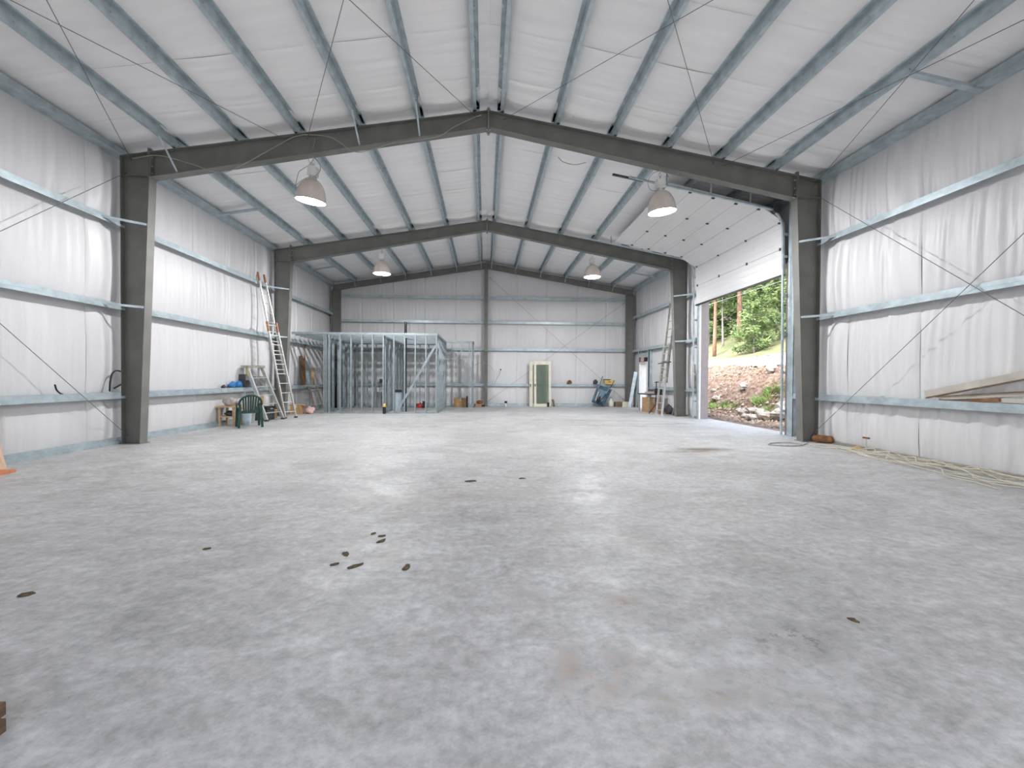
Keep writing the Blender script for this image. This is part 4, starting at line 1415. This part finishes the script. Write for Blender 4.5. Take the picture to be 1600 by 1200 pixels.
# loose wires on the far wall
m = MB()
m.tube(smooth_path([(-0.55, 21.4, 2.0), (-0.3, 21.38, 2.12), (0.0, 21.35, 2.08), (0.35, 21.45, 1.8), (0.42, 21.5, 1.5), (0.35, 21.5, 1.15)], 6), 0.008, 6)
tag(m.build('wall_wire', M['cord'], smooth=True), 'thin grey wire looping past the centre column on the far wall', 'wire')
m = MB()
m.tube(smooth_path([(0.72, 21.55, 1.78), (0.66, 21.52, 1.55), (0.5, 21.5, 1.3), (0.42, 21.5, 1.1)], 6), 0.008, 6)
m.lathe([(0, -0.03), (0.035, -0.03), (0.035, 0.03), (0, 0.03)], (0.73, 21.55, 1.80), 10, axis=(0, 1, 0))
tag(m.build('wall_wire', M['black'], smooth=True), 'short black wire with a plug end right of the centre column', 'wire')

# ------------------------------------------------------------------ glazed door leaves leaning on the far wall
m_, nt, b = nodes_of('green_tinted_glass')
b.inputs['Base Color'].default_value = (0.74, 0.90, 0.74, 1)
b.inputs['Roughness'].default_value = 0.05
b.inputs['Transmission Weight'].default_value = 0.85
b.inputs['IOR'].default_value = 1.45
M['glass'] = m_


def glazed_leaf(x0, x1, yb, yt, h, label, stile=0.11):
    t = thing('glazed_door', label, 'door leaf', ((x0 + x1) / 2, yb, 0), group='cream glazed door leaves')

    def pt(x, z, o=0.0):
        return (x, yb + (yt - yb) * z / h + o, z)
    for xa in (x0 + stile / 2, x1 - stile / 2):
        MB().beam(pt(xa, 0), pt(xa, h), stile, 0.045, side=(1, 0, 0)).build('stile', M['cream'], t)
    for za, hh in ((0.07, 0.14), (h - 0.085, 0.17)):
        MB().beam(pt(x0 + stile, za), pt(x1 - stile, za), hh, 0.045, side=(0, (yt - yb) / h, 1)).build('rail', M['cream'], t)
    g = MB()
    g.beam(pt((x0 + x1) / 2, 0.13), pt((x0 + x1) / 2, h - 0.16), x1 - x0 - 2 * stile + 0.02, 0.01, side=(1, 0, 0))
    g.build('glass_pane', M['glass'], t)
    MB().box(x0 + 0.03, x0 + 0.07, yb + (yt - yb) * 0.47 - 0.06, yb + (yt - yb) * 0.47 - 0.022, h * 0.44, h * 0.50).build('handle', M['dark'], t)
    return t


glazed_leaf(2.35, 3.18, 21.14, 21.36, 2.22, 'cream framed glazed door leaf leaning on the far wall, in front')
glazed_leaf(2.14, 2.94, 21.30, 21.44, 2.20, 'cream framed glazed door leaf mostly hidden behind the front one', stile=0.16)
carton('door_hardware', 3.02, 21.02, 0, 0.1, 0.05, 0.22, 0.0, M['black'], 'small black piece at the foot of the glazed door', 'hardware', tape=False)
m = MB()
m.beam((3.32, 21.1, 0.02), (3.28, 21.3, 0.34), 0.02, 0.1, side=(0, 1, 0))
tag(m.build('shim_board', M['dark_wood']), 'thin dark strip leaning right of the glazed doors', 'strip')
blob((4.15, 21.55, END_GIRT_Z[0] + GIRT_H), (0.12, 0.05, 0.10), 41, 'brown_lump', M['rust'], 'small brown lump on the far girt right of the glazed doors', 'lump')

# ------------------------------------------------------------------ wheelbarrow tipped up against the far wall
t = thing('wheelbarrow', 'worn blue wheelbarrow tipped up on its nose against the far wall', 'wheelbarrow', (5.72, 21.05, 0))
ax = Vector((0.42, 0.12, 0.90)).normalized()         # along the barrow, nose down
sd = Vector((0.80, -0.30, -0.33)).normalized()
sd = (sd - ax * sd.dot(ax)).normalized()
nr = ax.cross(sd)
if nr.y > 0:
    nr = -nr                                          # underside faces the camera
O = Vector((5.46, 21.12, 0.02))


def wb(a, s_, n_):
    return O + ax * a + sd * s_ + nr * n_


tray = MB()
rim = [(0.02, -0.30), (0.95, -0.36), (0.95, 0.36), (0.02, 0.30)]
flo = [(0.16, -0.17), (0.72, -0.22), (0.72, 0.22), (0.16, 0.17)]
vs = [wb(a, s_, -0.12) for a, s_ in rim] + [wb(a, s_, 0.14) for a, s_ in flo]
vs2 = [wb(a, s_, -0.11) for a, s_ in [(x + (0.012 if x < 0.5 else -0.012), y * 0.97) for x, y in rim]] + [wb(a, s_, 0.125) for a, s_ in flo]
tray.add(vs, [(0, 1, 5, 4), (1, 2, 6, 5), (2, 3, 7, 6), (3, 0, 4, 7), (4, 5, 6, 7)])
tray.add(vs2, [(4, 5, 1, 0), (5, 6, 2, 1), (6, 7, 3, 2), (7, 4, 0, 3), (7, 6, 5, 4)])
for i in range(4):
    a, b = rim[i], rim[(i + 1) % 4]
    tray.tube([wb(a[0], a[1], -0.12), wb(b[0], b[1], -0.12)], 0.014, 6)
tray.build('tray', M['barrow_blue'], t)
for s_ in (-1, 1):
    m = MB()
    m.tube(smooth_path([wb(0.12, s_ * 0.05, 0.24), wb(0.5, s_ * 0.17, 0.18), wb(0.95, s_ * 0.26, 0.05), wb(1.42, s_ * 0.30, -0.05)], 5), 0.017, 8)
    m.build('handle', M['dark'], t, smooth=True)
    m = MB()
    m.tube([wb(0.62, s_ * 0.2, 0.16), wb(0.78, s_ * 0.24, 0.42), wb(0.92, s_ * 0.24, 0.12)], 0.014, 8)
    m.build('leg', M['pale_blue'], t)
w_ = MB()
wc = wb(0.16, 0.0, 0.30)
e1, e2 = ax, nr
w_.tube([wc + e1 * (0.155 * math.cos(a)) + e2 * (0.155 * math.sin(a)) for a in np.linspace(0, 2 * PI, 24, endpoint=False)], 0.045, 8, closed=True)
wh = w_.build('wheel', M['black'], t, smooth=True)
h_ = MB()
h_.tube([wc - sd * 0.03, wc + sd * 0.03], 0.11, 16)
h_.build('hub', M['rust'], wh)
m = MB()
m.beam(wb(0.05, -0.12, 0.33), wb(0.55, -0.16, 0.3), 0.03, 0.03)
m.build('strut', M['white'], t)
lo_z = min(v.co.z + o_.location.z for o_ in t.children if o_.type == 'MESH' for v in o_.data.vertices)
t.location.z -= lo_z

# things on and under the girt next to the barrow
t = thing('storage_box', 'yellow box with a black lid on the far girt above the wheelbarrow', 'box', (6.12, 21.5, END_GIRT_Z[0] + GIRT_H))
zg = END_GIRT_Z[0] + GIRT_H
MB().box(5.93, 6.38, 21.44, 21.60, zg, zg + 0.20).build('body', M['yellow'], t)
MB().box(5.86, 6.20, 21.43, 21.61, zg + 0.20, zg + 0.24).build('lid', M['black'], t)
MB().box(6.10, 6.22, 21.42, 21.445, zg + 0.09, zg + 0.12).build('latch', M['dark'], t)
blob((5.45, 21.5, zg), (0.12, 0.07, 0.12), 44, 'rag_pile', M['dark'], 'dark tangle on the far girt behind the barrow handles', 'tangle')
t = thing('plastic_jug', 'beige plastic jug on the floor right of the wheelbarrow', 'jug', (6.12, 21.2, 0))
MB().lathe([(0, 0), (0.11, 0), (0.12, 0.05), (0.12, 0.26), (0.05, 0.36), (0.04, 0.42), (0, 0.42)], (6.15, 21.15, 0), 16).build('jug_body', M['cream'], t, smooth=True)
MB().lathe([(0, 0.42), (0.045, 0.42), (0.045, 0.46), (0, 0.46)], (6.15, 21.15, 0), 12).build('cap', M['grey_plastic'], t)
carton('carton', 6.50, 21.2, 0, 0.30, 0.26, 0.24, 0.0, M['dark_wood'], 'brown low box left of the white block in the far corner', tape=False)
carton('concrete_block', 6.84, 21.15, 0, 0.30, 0.22, 0.25, 0.0, M['cream'], 'off-white block on the floor in the far right corner', 'block', tape=False)
t = thing('plank', 'grey-green board leaning beside the far right corner column', 'plank', (7.2, 20.9, 0))
MB().beam((6.98, 20.85, 0.0), (7.32, 20.98, 1.72), 0.16, 0.03, side=(0.9, -0.4, 0)).build('board', M['galv'], t)
MB().beam((7.12, 20.80, 0.0), (7.18, 20.92, 0.5), 0.02, 0.03, side=(0.9, -0.4, 0)).build('edge_strip', M['white'], t)
m = MB()
m.beam((7.24, 20.70, 0.0), (7.36, 20.74, 1.66), 0.09, 0.03, side=(0, 1, 0))
tag(m.build('plank', M['galv']), 'narrow grey strip leaning right of the grey-green board', 'plank')

# ------------------------------------------------------------------ workbench corner by the right extension ladder
t = thing('workbench', 'grey folding work table near the personnel door', 'table', (6.9, 18.2, 0))
MB().box(6.62, 7.22, 17.45, 18.75, 0.72, 0.76).build('table_top', M['dark'], t)
for x in (6.68, 7.16):
    for y in (17.55, 18.66):
        MB().box(x - 0.018, x + 0.018, y - 0.018, y + 0.018, 0, 0.72).build('leg', M['dark_alu'], t)
carton('carton', 6.90, 17.95, 0.0, 0.48, 0.62, 0.60, 0.06, M['cardboard'], 'big cardboard carton under the work table')
carton('carton', 6.88, 17.0, 0.0, 0.30, 0.30, 0.10, 0.3, M['cardboard'], 'flat piece of carton on the floor behind the right ladder', tape=False)
carton('tool_box', 7.08, 17.6, 0.76, 0.2, 0.24, 0.22, 0.1, M['black'], 'black power tool box on the work table', tape=False)
carton('parts_tray', 6.92, 18.1, 0.76, 0.3, 0.4, 0.07, 0.0, M['pink'], 'pinkish parts tray on the work table', 'tray', tape=False)
t = thing('bar_clamp', 'black bar clamp standing against the work table', 'clamp', (6.82, 17.2, 0))
MB().beam((6.80, 17.15, 0.0), (6.84, 17.2, 1.28), 0.03, 0.02).build('bar', M['black'], t)
MB().beam((6.78, 17.2, 1.24), (6.95, 17.2, 1.26), 0.03, 0.03, side=(0, 1, 0)).build('jaw', M['black'], t)
MB().beam((6.76, 17.18, 0.84), (6.94, 17.18, 0.84), 0.03, 0.04, side=(0, 1, 0)).build('jaw', M['black'], t)
m = MB()
m.beam((6.45, 16.95, 0.01), (6.82, 17.1, 0.42), 0.03, 0.03)
tag(m.build('pry_bar', M['black']), 'black bar leaning on the carton by the right ladder foot', 'bar')
blob((7.18, 16.75, 0.0), (0.14, 0.3, 0.2), 51, 'rag_pile', M['dark'], 'dark heap against the wall behind the right ladder', 'heap')
m = MB()
m.add([(7.02, 16.18, 0), (7.30, 16.42, 0), (7.32, 16.34, 0.62), (7.26, 16.29, 0.62), (7.04, 16.16, 0), (7.32, 16.40, 0), (7.34, 16.32, 0.62), (7.28, 16.27, 0.62)],
      [(0, 1, 2, 3), (7, 6, 5, 4), (0, 4, 5, 1), (1, 5, 6, 2), (2, 6, 7, 3), (3, 7, 4, 0)])
tag(m.build('board_offcut', M['mauve']), 'tapered grey-brown board offcut left of the middle right column', 'offcut')
m = MB()
m.beam((7.42, 15.25, GT), (7.44, 15.30, GT + 0.85), 0.16, 0.02, side=(0, 1, 0))
tag(m.build('wood_piece', M['wood']), 'tan wood piece on the short girt by the far door jamb', 'wood piece')
t = thing('light_switch_box', 'pink and grey junk on the doorway header in the far right corner', 'junk', (7.3, 19.95, PD_Z + 0.05))
MB().box(7.22, 7.36, 19.66, 20.0, PD_Z + 0.06, PD_Z + 0.28).build('carton_piece', M['pink'], t)
MB().box(7.22, 7.36, 19.56, 19.64, PD_Z + 0.06, PD_Z + 0.24).build('black_piece', M['black'], t)

# ------------------------------------------------------------------ right wall: trim boards, log, cables
GTR = 0.92 + GIRT_H
t = thing('trim_board', 'longest dusty cream trim board slanting up along the right wall', 'trim board', (7.4, 5.9, GTR))
MB().beam((7.40, 6.95, GTR + 0.08), (7.44, 4.6, GTR + 0.64), 0.03, 0.13, side=(1, 0, 0)).build('board', M['trim_board'], t)
MB().beam((7.385, 6.93, GTR + 0.03), (7.425, 4.6, GTR + 0.585), 0.035, 0.018, side=(1, 0, 0)).build('moulded_edge', M['dark_wood'], t)
t = thing('trim_board', 'middle trim board with a dark moulded edge on the right girt', 'trim board', (7.38, 5.7, GTR))
MB().beam((7.38, 6.72, GTR + 0.03), (7.42, 4.6, GTR + 0.24), 0.02, 0.05, side=(1, 0, 0)).build('board', M['trim_board'], t)
MB().beam((7.37, 6.75, GTR + 0.055), (7.40, 4.6, GTR + 0.275), 0.035, 0.018, side=(1, 0, 0)).build('moulded_edge', M['dark_wood'], t)
t = thing('trim_board', 'lowest short trim board with a broken brown end on the right girt', 'trim board', (7.38, 5.4, GTR))
MB().beam((7.38, 6.2, GTR + 0.03), (7.40, 4.6, GTR + 0.07), 0.03, 0.06, side=(1, 0, 0)).build('board', M['trim_board'], t)
MB().beam((7.37, 6.22, GTR + 0.025), (7.37, 5.85, GTR + 0.045), 0.04, 0.05, side=(1, 0, 0)).build('broken_end', M['rust'], t)
m = MB()
m.beam((7.38, 6.7, GTR + 0.012), (7.38, 6.15, GTR + 0.012), 0.03, 0.024, side=(1, 0, 0))
tag(m.build('wood_strip', M['dark_wood']), 'thin dark strip lying on the right girt under the trim boards', 'strip')
m = MB()
m.tube([(7.20, 9.20, 0.09), (7.22, 9.12, 0.09), (7.42, 8.98, 0.085), (7.44, 8.96, 0.085)], [0.06, 0.085, 0.08, 0.06], 14)
tag(m.build('log', M['rust'], smooth=False), 'short rusty brown log behind the near right column', 'log')

CG = 'beige cables heaped along the right wall'
g = np.random.default_rng(77)
for k in range(13):
    pts = []
    ye = g.uniform(2.5, 5.5)
    ys_ = g.uniform(7.4, 9.1)
    n = 13
    off = g.uniform(0.0, 0.40)
    for i in range(n):
        u = i / (n - 1)
        y = ys_ + (ye - ys_) * u
        x = 7.28 - off * (1.0 + 0.9 * u) - 0.22 * g.uniform(-0.5, 1.0)
        z = 0.012 + abs(g.normal(0, 0.04)) * (1 if 0 < i < n - 1 else 0)
        pts.append((min(x, 7.36), y, z))
    m = MB()
    m.tube(smooth_path(pts, 6), 0.008, 6)
    m.v = [(x, y, max(z, 0.001)) for x, y, z in m.v]
    tag(m.build('electrical_cable', M['wire'], smooth=True), 'beige electrical cable in the heap along the right wall', 'cable', CG)
m = MB()
pts = [(6.95, 9.05, 0.01), (6.6, 8.75, 0.012), (6.25, 8.6, 0.01), (5.9, 8.75, 0.012), (6.05, 8.98, 0.01), (6.4, 9.0, 0.02), (6.65, 8.82, 0.01), (6.4, 8.62, 0.015), (6.1, 8.66, 0.012), (5.95, 8.85, 0.01), (6.2, 9.06, 0.012), (6.6, 9.08, 0.01)]
m.tube(smooth_path(pts, 8), 0.008, 6)
tag(m.build('wire_loop', M['dark_alu'], smooth=True), 'dark wire loops lying on the floor by the near right column', 'wire')
m = MB()
m.tube(smooth_path([(7.05, 8.05, 0.02), (7.12, 8.0, 0.08), (7.2, 7.95, 0.02)], 5), 0.016, 6)
tag(m.build('cable_tie', M['yellow'], smooth=True), 'yellow tag on the beige cables by the right wall', 'tag')
t = thing('valve', 'little rusty tap sticking up from the right wall base', 'tap', (7.36, 8.05, 0))
MB().tube([(7.36, 8.05, 0.0), (7.36, 8.05, 0.24)], 0.012, 8).build('pipe', M['alu'], t)
MB().beam((7.36, 7.98, 0.25), (7.36, 8.12, 0.25), 0.03, 0.03).build('handle', M['rust'], t)

# ------------------------------------------------------------------ dry leaves and crumbs on the slab
LEAVES = ((-0.24, 5.81, 0.10, 0.3, 'largest dry leaf on the floor, straight ahead'), (-0.91, 3.70, 0.05, 1.0, 'dry leaf right of the scattered group on the left'),
          (-0.93, 3.82, 0.035, 0.2, 'small leaf at the top of the scattered group'), (-1.12, 3.44, 0.045, 2.0, 'leaf at the left of the scattered group'),
          (-1.14, 3.26, 0.035, 0.6, 'lowest left small leaf of the scattered group'), (-0.98, 3.22, 0.055, 0.8, 'brown leaf at the bottom of the scattered group'),
          (-0.61, 3.18, 0.05, 1.5, 'lone brown leaf right of the scattered group'), (0.46, 5.94, 0.06, 0.1, 'pale dry leaf right of the largest leaf'),
          (-1.02, 3.88, 0.025, 0.9, 'tiny crumb at the far end of the scattered group'), (2.05, 2.35, 0.03, 2.2, 'tiny dark chip on the floor at the right'),
          (-2.9, 2.9, 0.05, 0.35, 'dark chip on the floor at the far left'), (-2.25, 3.6, 0.035, 0.4, 'dark sliver on the floor at the left'))
for k, (x, y, r, a0_, lab) in enumerate(LEAVES):
    g = np.random.default_rng(900 + k)
    m = MB()
    n = 11
    ring = []
    for i in range(n):
        a = 2 * PI * i / n
        q = r * g.uniform(0.65, 1.15)
        px_, py_ = q * math.cos(a), q * 0.55 * math.sin(a)
        ring.append((x + px_ * math.cos(a0_) - py_ * math.sin(a0_), y + px_ * math.sin(a0_) + py_ * math.cos(a0_), 0.003 + g.uniform(0, 0.008)))
    vs = ring + [(p[0], p[1], 0.0005) for p in ring] + [(x, y, 0.012)]
    fs = [(i, (i + 1) % n, 2 * n) for i in range(n)] + [(i + n, (i + 1) % n + n, (i + 1) % n, i) for i in range(n)] + [tuple(range(2 * n - 1, n - 1, -1))]
    m.add(vs, fs)
    tag(m.build('dry_leaf', M['leaf_litter']), lab, 'leaf', 'dry leaves on the slab')

# ------------------------------------------------------------------ outdoors: yard, bank, gravel road, wooded hillside
def gz_(X, Y):
    """ground height outside the right wall"""
    prof_x = [7.6, 9.2, 10.2, 12.0, 13.6, 14.2, 20.0, 24.0, 40.0, 120.0]
    prof_z = [-0.03, 0.0, 0.25, 1.35, 2.08, 2.22, 3.0, 4.2, 12.0, 66.0]
    return np.interp(X, prof_x, prof_z)


def ground(name, x0, x1, nx, y0, y1, ny, amp, material, label, seed, freq=1.0):
    g = np.random.default_rng(seed)
    xa, ya = np.linspace(x0, x1, nx), np.linspace(y0, y1, ny)
    X, Yv = np.meshgrid(xa, ya, indexing='ij')
    Z = gz_(X, Yv)
    edge = np.clip((X - 7.7) / 1.5, 0, 1)
    n = np.zeros_like(X)
    for k in range(14):
        fr = freq * g.uniform(0.6, 5.5)
        an = g.uniform(0, 6.28)
        n += np.sin((X * math.cos(an) + Yv * math.sin(an)) * fr + g.uniform(0, 6.28)) / (0.6 + 0.35 * fr / freq)
    n2 = g.normal(0, 1, X.shape) * 0.35
    Z = Z + amp * (n * 0.35 + n2) * edge
    P = np.stack([X, Yv, Z], -1)
    o = MB().grid(P).build(name, material, smooth=False)
    return tag(o, label, None, kind='structure')


ground('ground_bank', 7.7, 13.75, 90, 6, 42, 330, 0.07, M['dirt'], 'rocky brown dirt bank outside the big door', 11)
tag(MB().box(-30, 30, -45, YF - 0.13, -0.3, -0.03).build('ground_yard', M['gravel']), 'unseen pale gravel yard added to bounce sunlight indoors', None, kind='structure')  # unseen gravel, added to bounce sunlight in through the front doorway
ground('ground_road', 13.6, 20.6, 24, 4, 62, 120, 0.012, M['gravel'], 'pale gravel road above the bank', 12)
ground('ground_hillside', 20.3, 120, 80, 0, 220, 130, 0.18, M['forest_floor'], 'wooded hillside beyond the gravel road', 13, freq=0.35)


def rock_mesh(seed, r):
    g = np.random.default_rng(seed)
    m = MB()
    n, k = 10, 6
    s = g.uniform(0.7, 1.2, 3)
    ph = g.uniform(0, 6.28, 4)
    vs, fs = [], []
    for i in range(k + 1):
        th = PI * i / k
        for j in range(n):
            a = 2 * PI * j / n
            q = 1 + 0.18 * math.sin(2 * a + ph[0] + th) + 0.14 * math.sin(3 * th + 3 * a + ph[1]) + g.uniform(-0.08, 0.08) * (0 < i < k)
            vs.append((r * s[0] * math.sin(th) * math.cos(a) * q, r * s[1] * math.sin(th) * math.sin(a) * q, r * 0.7 * s[2] * math.cos(th) * q))
    for i in range(k):
        for j in range(n):
            fs.append((i * n + j, (i + 1) * n + j, (i + 1) * n + (j + 1) % n, i * n + (j + 1) % n))
    m.add(vs, fs)
    return m


ROCKS = ((9.5, 13.6, 0.34, 'largest pale boulder at the bank foot by the near jamb'), (9.9, 13.9, 0.30, 'pale boulder stacked behind the largest one'), (9.2, 13.95, 0.20, 'pale rock left of the largest boulder'),
         (9.0, 14.25, 0.16, 'round rock in the row at the bank foot'), (9.1, 14.75, 0.15, 'small pale rock left in the row at the bank foot'), (9.5, 14.6, 0.2, 'rock behind the row at the bank foot'),
         (9.7, 15.3, 0.2, 'tan rock at the middle of the bank foot'), (9.4, 15.6, 0.17, 'tan rock further along the bank foot'), (10.2, 14.4, 0.22, 'pale rock part way up the bank'),
         (11.2, 18.3, 0.22, 'white rock half way up the bank'), (10.4, 19.2, 0.2, 'white rock on the left of the bank'), (12.6, 18.6, 0.28, 'flat slab of rock near the bank top'),
         (10.3, 13.4, 0.30, 'large block behind the boulders near the jamb'), (11.0, 20.5, 0.15, 'small rock high on the left of the bank'))
for k, (x, y, r, lab) in enumerate(ROCKS):
    m = rock_mesh(60 + k, r)
    o = m.build('boulder', M['rock'])
    o.location = (x, y, float(gz_(x, y)) - 0.0)
    tag(o, lab, 'rock', 'boulders on the dirt bank')
# countless small stones
g = np.random.default_rng(99)
m = MB()
for k in range(1800):
    x = 8.2 + 5.5 * g.random()
    y = x / g.uniform(0.46, 0.80)
    r = 0.025 + 0.06 * g.random() ** 2
    c = (x, y, float(gz_(x, y)) + 0.02)
    s = g.uniform(0.6, 1.3, 6) * r
    m.add([(c[0] + s[0], c[1], c[2]), (c[0] - s[1], c[1], c[2]), (c[0], c[1] + s[2], c[2]), (c[0], c[1] - s[3], c[2]), (c[0], c[1], c[2] + s[4]), (c[0], c[1], c[2] - s[5])],
          [(0, 2, 4), (2, 1, 4), (1, 3, 4), (3, 0, 4), (2, 0, 5), (1, 2, 5), (3, 1, 5), (0, 3, 5)])
tag(m.build('rubble', M['rubble']), 'scattered small stones over the dirt bank', 'rubble', kind='stuff')


def weed(x, y, r, h, n, seed, label):
    g = np.random.default_rng(seed)
    m = MB()
    z0 = float(gz_(x, y))
    for k in range(n):
        a, q = g.uniform(0, 6.28), r * math.sqrt(g.random())
        bx, by = x + q * math.cos(a), y + q * math.sin(a)
        bz = float(gz_(bx, by))
        d = Vector((math.cos(a) * 0.5 + g.normal(0, 0.3), math.sin(a) * 0.5 + g.normal(0, 0.3), 1.0)).normalized() * h * g.uniform(0.4, 1.0)
        w = d.orthogonal().normalized() * g.uniform(0.015, 0.035)
        b_ = Vector((bx, by, bz))
        m.add([b_ - w * 0.4, b_ + w * 0.4, b_ + d * 0.55 + w, b_ + d, b_ + d * 0.55 - w], [(0, 1, 2, 3, 4)])
    tag(m.build('weed_clump', M['weed']), label, 'weeds', 'green weeds on the bank')


weed(10.9, 16.2, 0.55, 0.35, 260, 1, 'large green weed patch on the right of the bank')
weed(11.5, 16.6, 0.45, 0.3, 180, 2, 'upper end of the green weeds on the right of the bank')
weed(10.2, 15.2, 0.35, 0.25, 120, 3, 'green weeds just above the pale boulders')
weed(10.0, 18.2, 0.4, 0.25, 140, 4, 'low green weeds at the middle of the bank foot')
weed(10.1, 17.4, 0.3, 0.2, 90, 5, 'smaller green tuft right of the low weeds')
weed(10.3, 19.4, 0.35, 0.2, 90, 6, 'faint green tuft at the left of the bank')

# trees
FC, FO, FR, FU, FD = F_PX, CAM_LOC, _r2, _u2, _d


def on_ray(u, X):
    """(Y) where the vertical plane through pixel column u meets the given X"""
    q = _d + _r2 * ((u - 800) / F_PX)
    k = (X - CAM_LOC.x) / q.x
    return CAM_LOC.y + q.y * k


def tree(x, y, h, r, trunk_r, bark, needles, label, crown0, n, seed, lean=0.0, leaf=0.22, shape=1.0, dead=False):
    g = np.random.default_rng(seed)
    z0 = float(gz_(x, y)) - 0.1
    t = thing('pine_tree', label, 'tree', (x, y, z0), group='pines on the hillside')
    m = MB()
    pts, rs = [], []
    for i in range(9):
        u = i / 8
        pts.append((x + lean * h * u + 0.05 * math.sin(u * 5 + seed), y + 0.05 * math.cos(u * 4 + seed), z0 + h * u))
        rs.append(0.75 * trunk_r * (1 - 0.85 * u))
    m.tube(pts, rs, 8)
    m.build('trunk', bark, t, smooth=True)
    br = MB()
    nb = 26 if not dead else 10
    tips = []
    for k in range(nb):
        u = crown0 + (1 - crown0) * (k + 0.5) / nb
        a = k * 2.4 + g.uniform(-0.4, 0.4)
        L = r * (1 - (u - crown0) / (1 - crown0)) ** 0.75 * g.uniform(0.6, 1.1) * shape + 0.2
        b0 = Vector((x + lean * h * u, y, z0 + h * u))
        tip = b0 + Vector((math.cos(a) * L, math.sin(a) * L, L * g.uniform(-0.15, 0.35)))
        br.tube([b0, (b0 + tip) / 2 + Vector((0, 0, 0.05 * L)), tip], [trunk_r * 0.16, trunk_r * 0.1, trunk_r * 0.03], 5)
        tips.append((b0, tip, L))
    br.build('branches', bark, t)
    if dead:
        return t
    fo = MB()
    vs, fs = [], []
    for k in range(n):
        b0, tip, L = tips[int(g.integers(0, nb))]
        s = g.random() ** 0.6
        c = b0.lerp(tip, s) + Vector(g.normal(0, 0.16 * L + 0.08, 3).tolist()) * 0.6
        for q in range(3):
            d = Vector(g.normal(0, 1, 3).tolist()).normalized() * leaf * g.uniform(0.6, 1.3)
            w = d.orthogonal().normalized() * leaf * 0.28
            i0 = len(vs)
            vs += [c - w, c + w, c + d]
            fs.append((i0, i0 + 1, i0 + 2))
    fo.add(vs, fs)
    tag(fo.build('needles', needles, t), kind='stuff')
    return t


def tr(u, X, *a, **k):
    return tree(X, on_ray(u, X), *a, **k)


tr(1116, 22.5, 16, 2.6, 0.26, M['bark'], M['pine'], 'reddish pine trunk, leftmost large one at the road edge', 0.30, 3000, 201)
tr(1153, 25.5, 19, 3.0, 0.33, M['bark'], M['pine'], 'thick reddish pine trunk behind the young pine', 0.34, 2800, 202)
tr(1128, 25.0, 7, 1.0, 0.17, M['grey_bark'], M['pine'], 'bare grey dead trunk between the two red pines', 0.6, 0, 203, dead=True)
tr(1135, 31.0, 15, 3.0, 0.30, M['grey_bark'], M['dark_fir'], 'dark green fir left of the thick red trunk', 0.22, 4200, 204, leaf=0.3)
tr(1178, 22.2, 5.8, 1.9, 0.10, M['grey_bark'], M['young_pine'], 'light green young pine by the road edge', 0.04, 4200, 205, leaf=0.2)
tr(1200, 34.0, 16, 3.2, 0.34, M['grey_bark'], M['pine'], 'grey pine trunk near the right door jamb', 0.45, 2600, 206, leaf=0.28)
tr(1212, 25.0, 6.5, 1.9, 0.12, M['grey_bark'], M['young_pine'], 'second young pine close to the right door jamb', 0.08, 3000, 207, leaf=0.22)
tr(1104, 33.0, 17, 3.2, 0.30, M['bark'], M['pine'], 'bushy pine at the left end of the hillside view', 0.25, 3400, 208, leaf=0.3)
tr(1168, 40.0, 18, 3.6, 0.32, M['bark'], M['dark_fir'], 'dark fir high above the young pine', 0.25, 3600, 209, leaf=0.36)
tr(1220, 42.0, 19, 3.8, 0.34, M['bark'], M['pine'], 'bushy pine high by the right door jamb', 0.25, 3400, 210, leaf=0.36)
tr(1145, 46.0, 20, 4.0, 0.36, M['bark'], M['pine'], 'distant pine high over the thick trunk', 0.25, 3400, 211, leaf=0.4)
tr(1190, 50.0, 20, 4.0, 0.36, M['bark'], M['dark_fir'], 'distant dark fir at the upper right', 0.25, 3400, 212, leaf=0.4)
tr(1115, 50.0, 20, 4.0, 0.36, M['bark'], M['dark_fir'], 'distant dark fir at the upper left', 0.25, 3400, 213, leaf=0.4)
tr(1085, 28.0, 15, 2.8, 0.28, M['bark'], M['pine'], 'pine at the far left end of the hillside row', 0.3, 2400, 214, leaf=0.26)
tr(1245, 28.0, 15, 2.8, 0.28, M['bark'], M['pine'], 'pine at the far right end of the hillside row', 0.3, 2400, 215, leaf=0.26)
# bushy trees closing the hillside
for k, (u, X, h, r, mt, lab) in enumerate(((1108, 27.0, 7.0, 2.4, 'young_pine', 'bushy light pine at the left jamb end of the road'), (1126, 29.0, 9.0, 2.6, 'pine', 'bushy pine behind the bare grey trunk'),
                                           (1158, 30.0, 10.0, 2.8, 'pine', 'bushy pine behind the young pine'), (1190, 29.0, 9.0, 2.7, 'young_pine', 'yellow-green bushy pine right of the young pine'),
                                           (1212, 33.0, 11.0, 3.0, 'pine', 'leafy pine behind the second young pine'), (1142, 36.0, 12.0, 3.2, 'young_pine', 'pale pine high between the red trunks'),
                                           (1176, 37.0, 12.0, 3.2, 'pine', 'bushy pine high in the middle of the hillside'), (1204, 42.0, 13.0, 3.4, 'young_pine', 'pale bushy pine at the upper right'),
                                           (1122, 40.0, 13.0, 3.4, 'pine', 'bushy pine high at the upper left'), (1160, 52.0, 16.0, 4.2, 'young_pine', 'distant pale pine at the top of the view'))):
    tr(u, X, h, r, 0.2, M['grey_bark'], M[mt], lab, 0.06, 3600, 300 + k, leaf=0.24 + 0.004 * (X - 25))
# overhead line along the road
m = MB()
m.tube(smooth_path([(21, 2, 9.2), (21, 20, 8.6), (21, 34, 8.4), (21, 48, 8.6), (21, 66, 9.3)], 8), 0.011, 6)
tag(m.build('overhead_line', M['alu'], smooth=True), 'thin pale overhead wire crossing in front of the pines', 'wire')
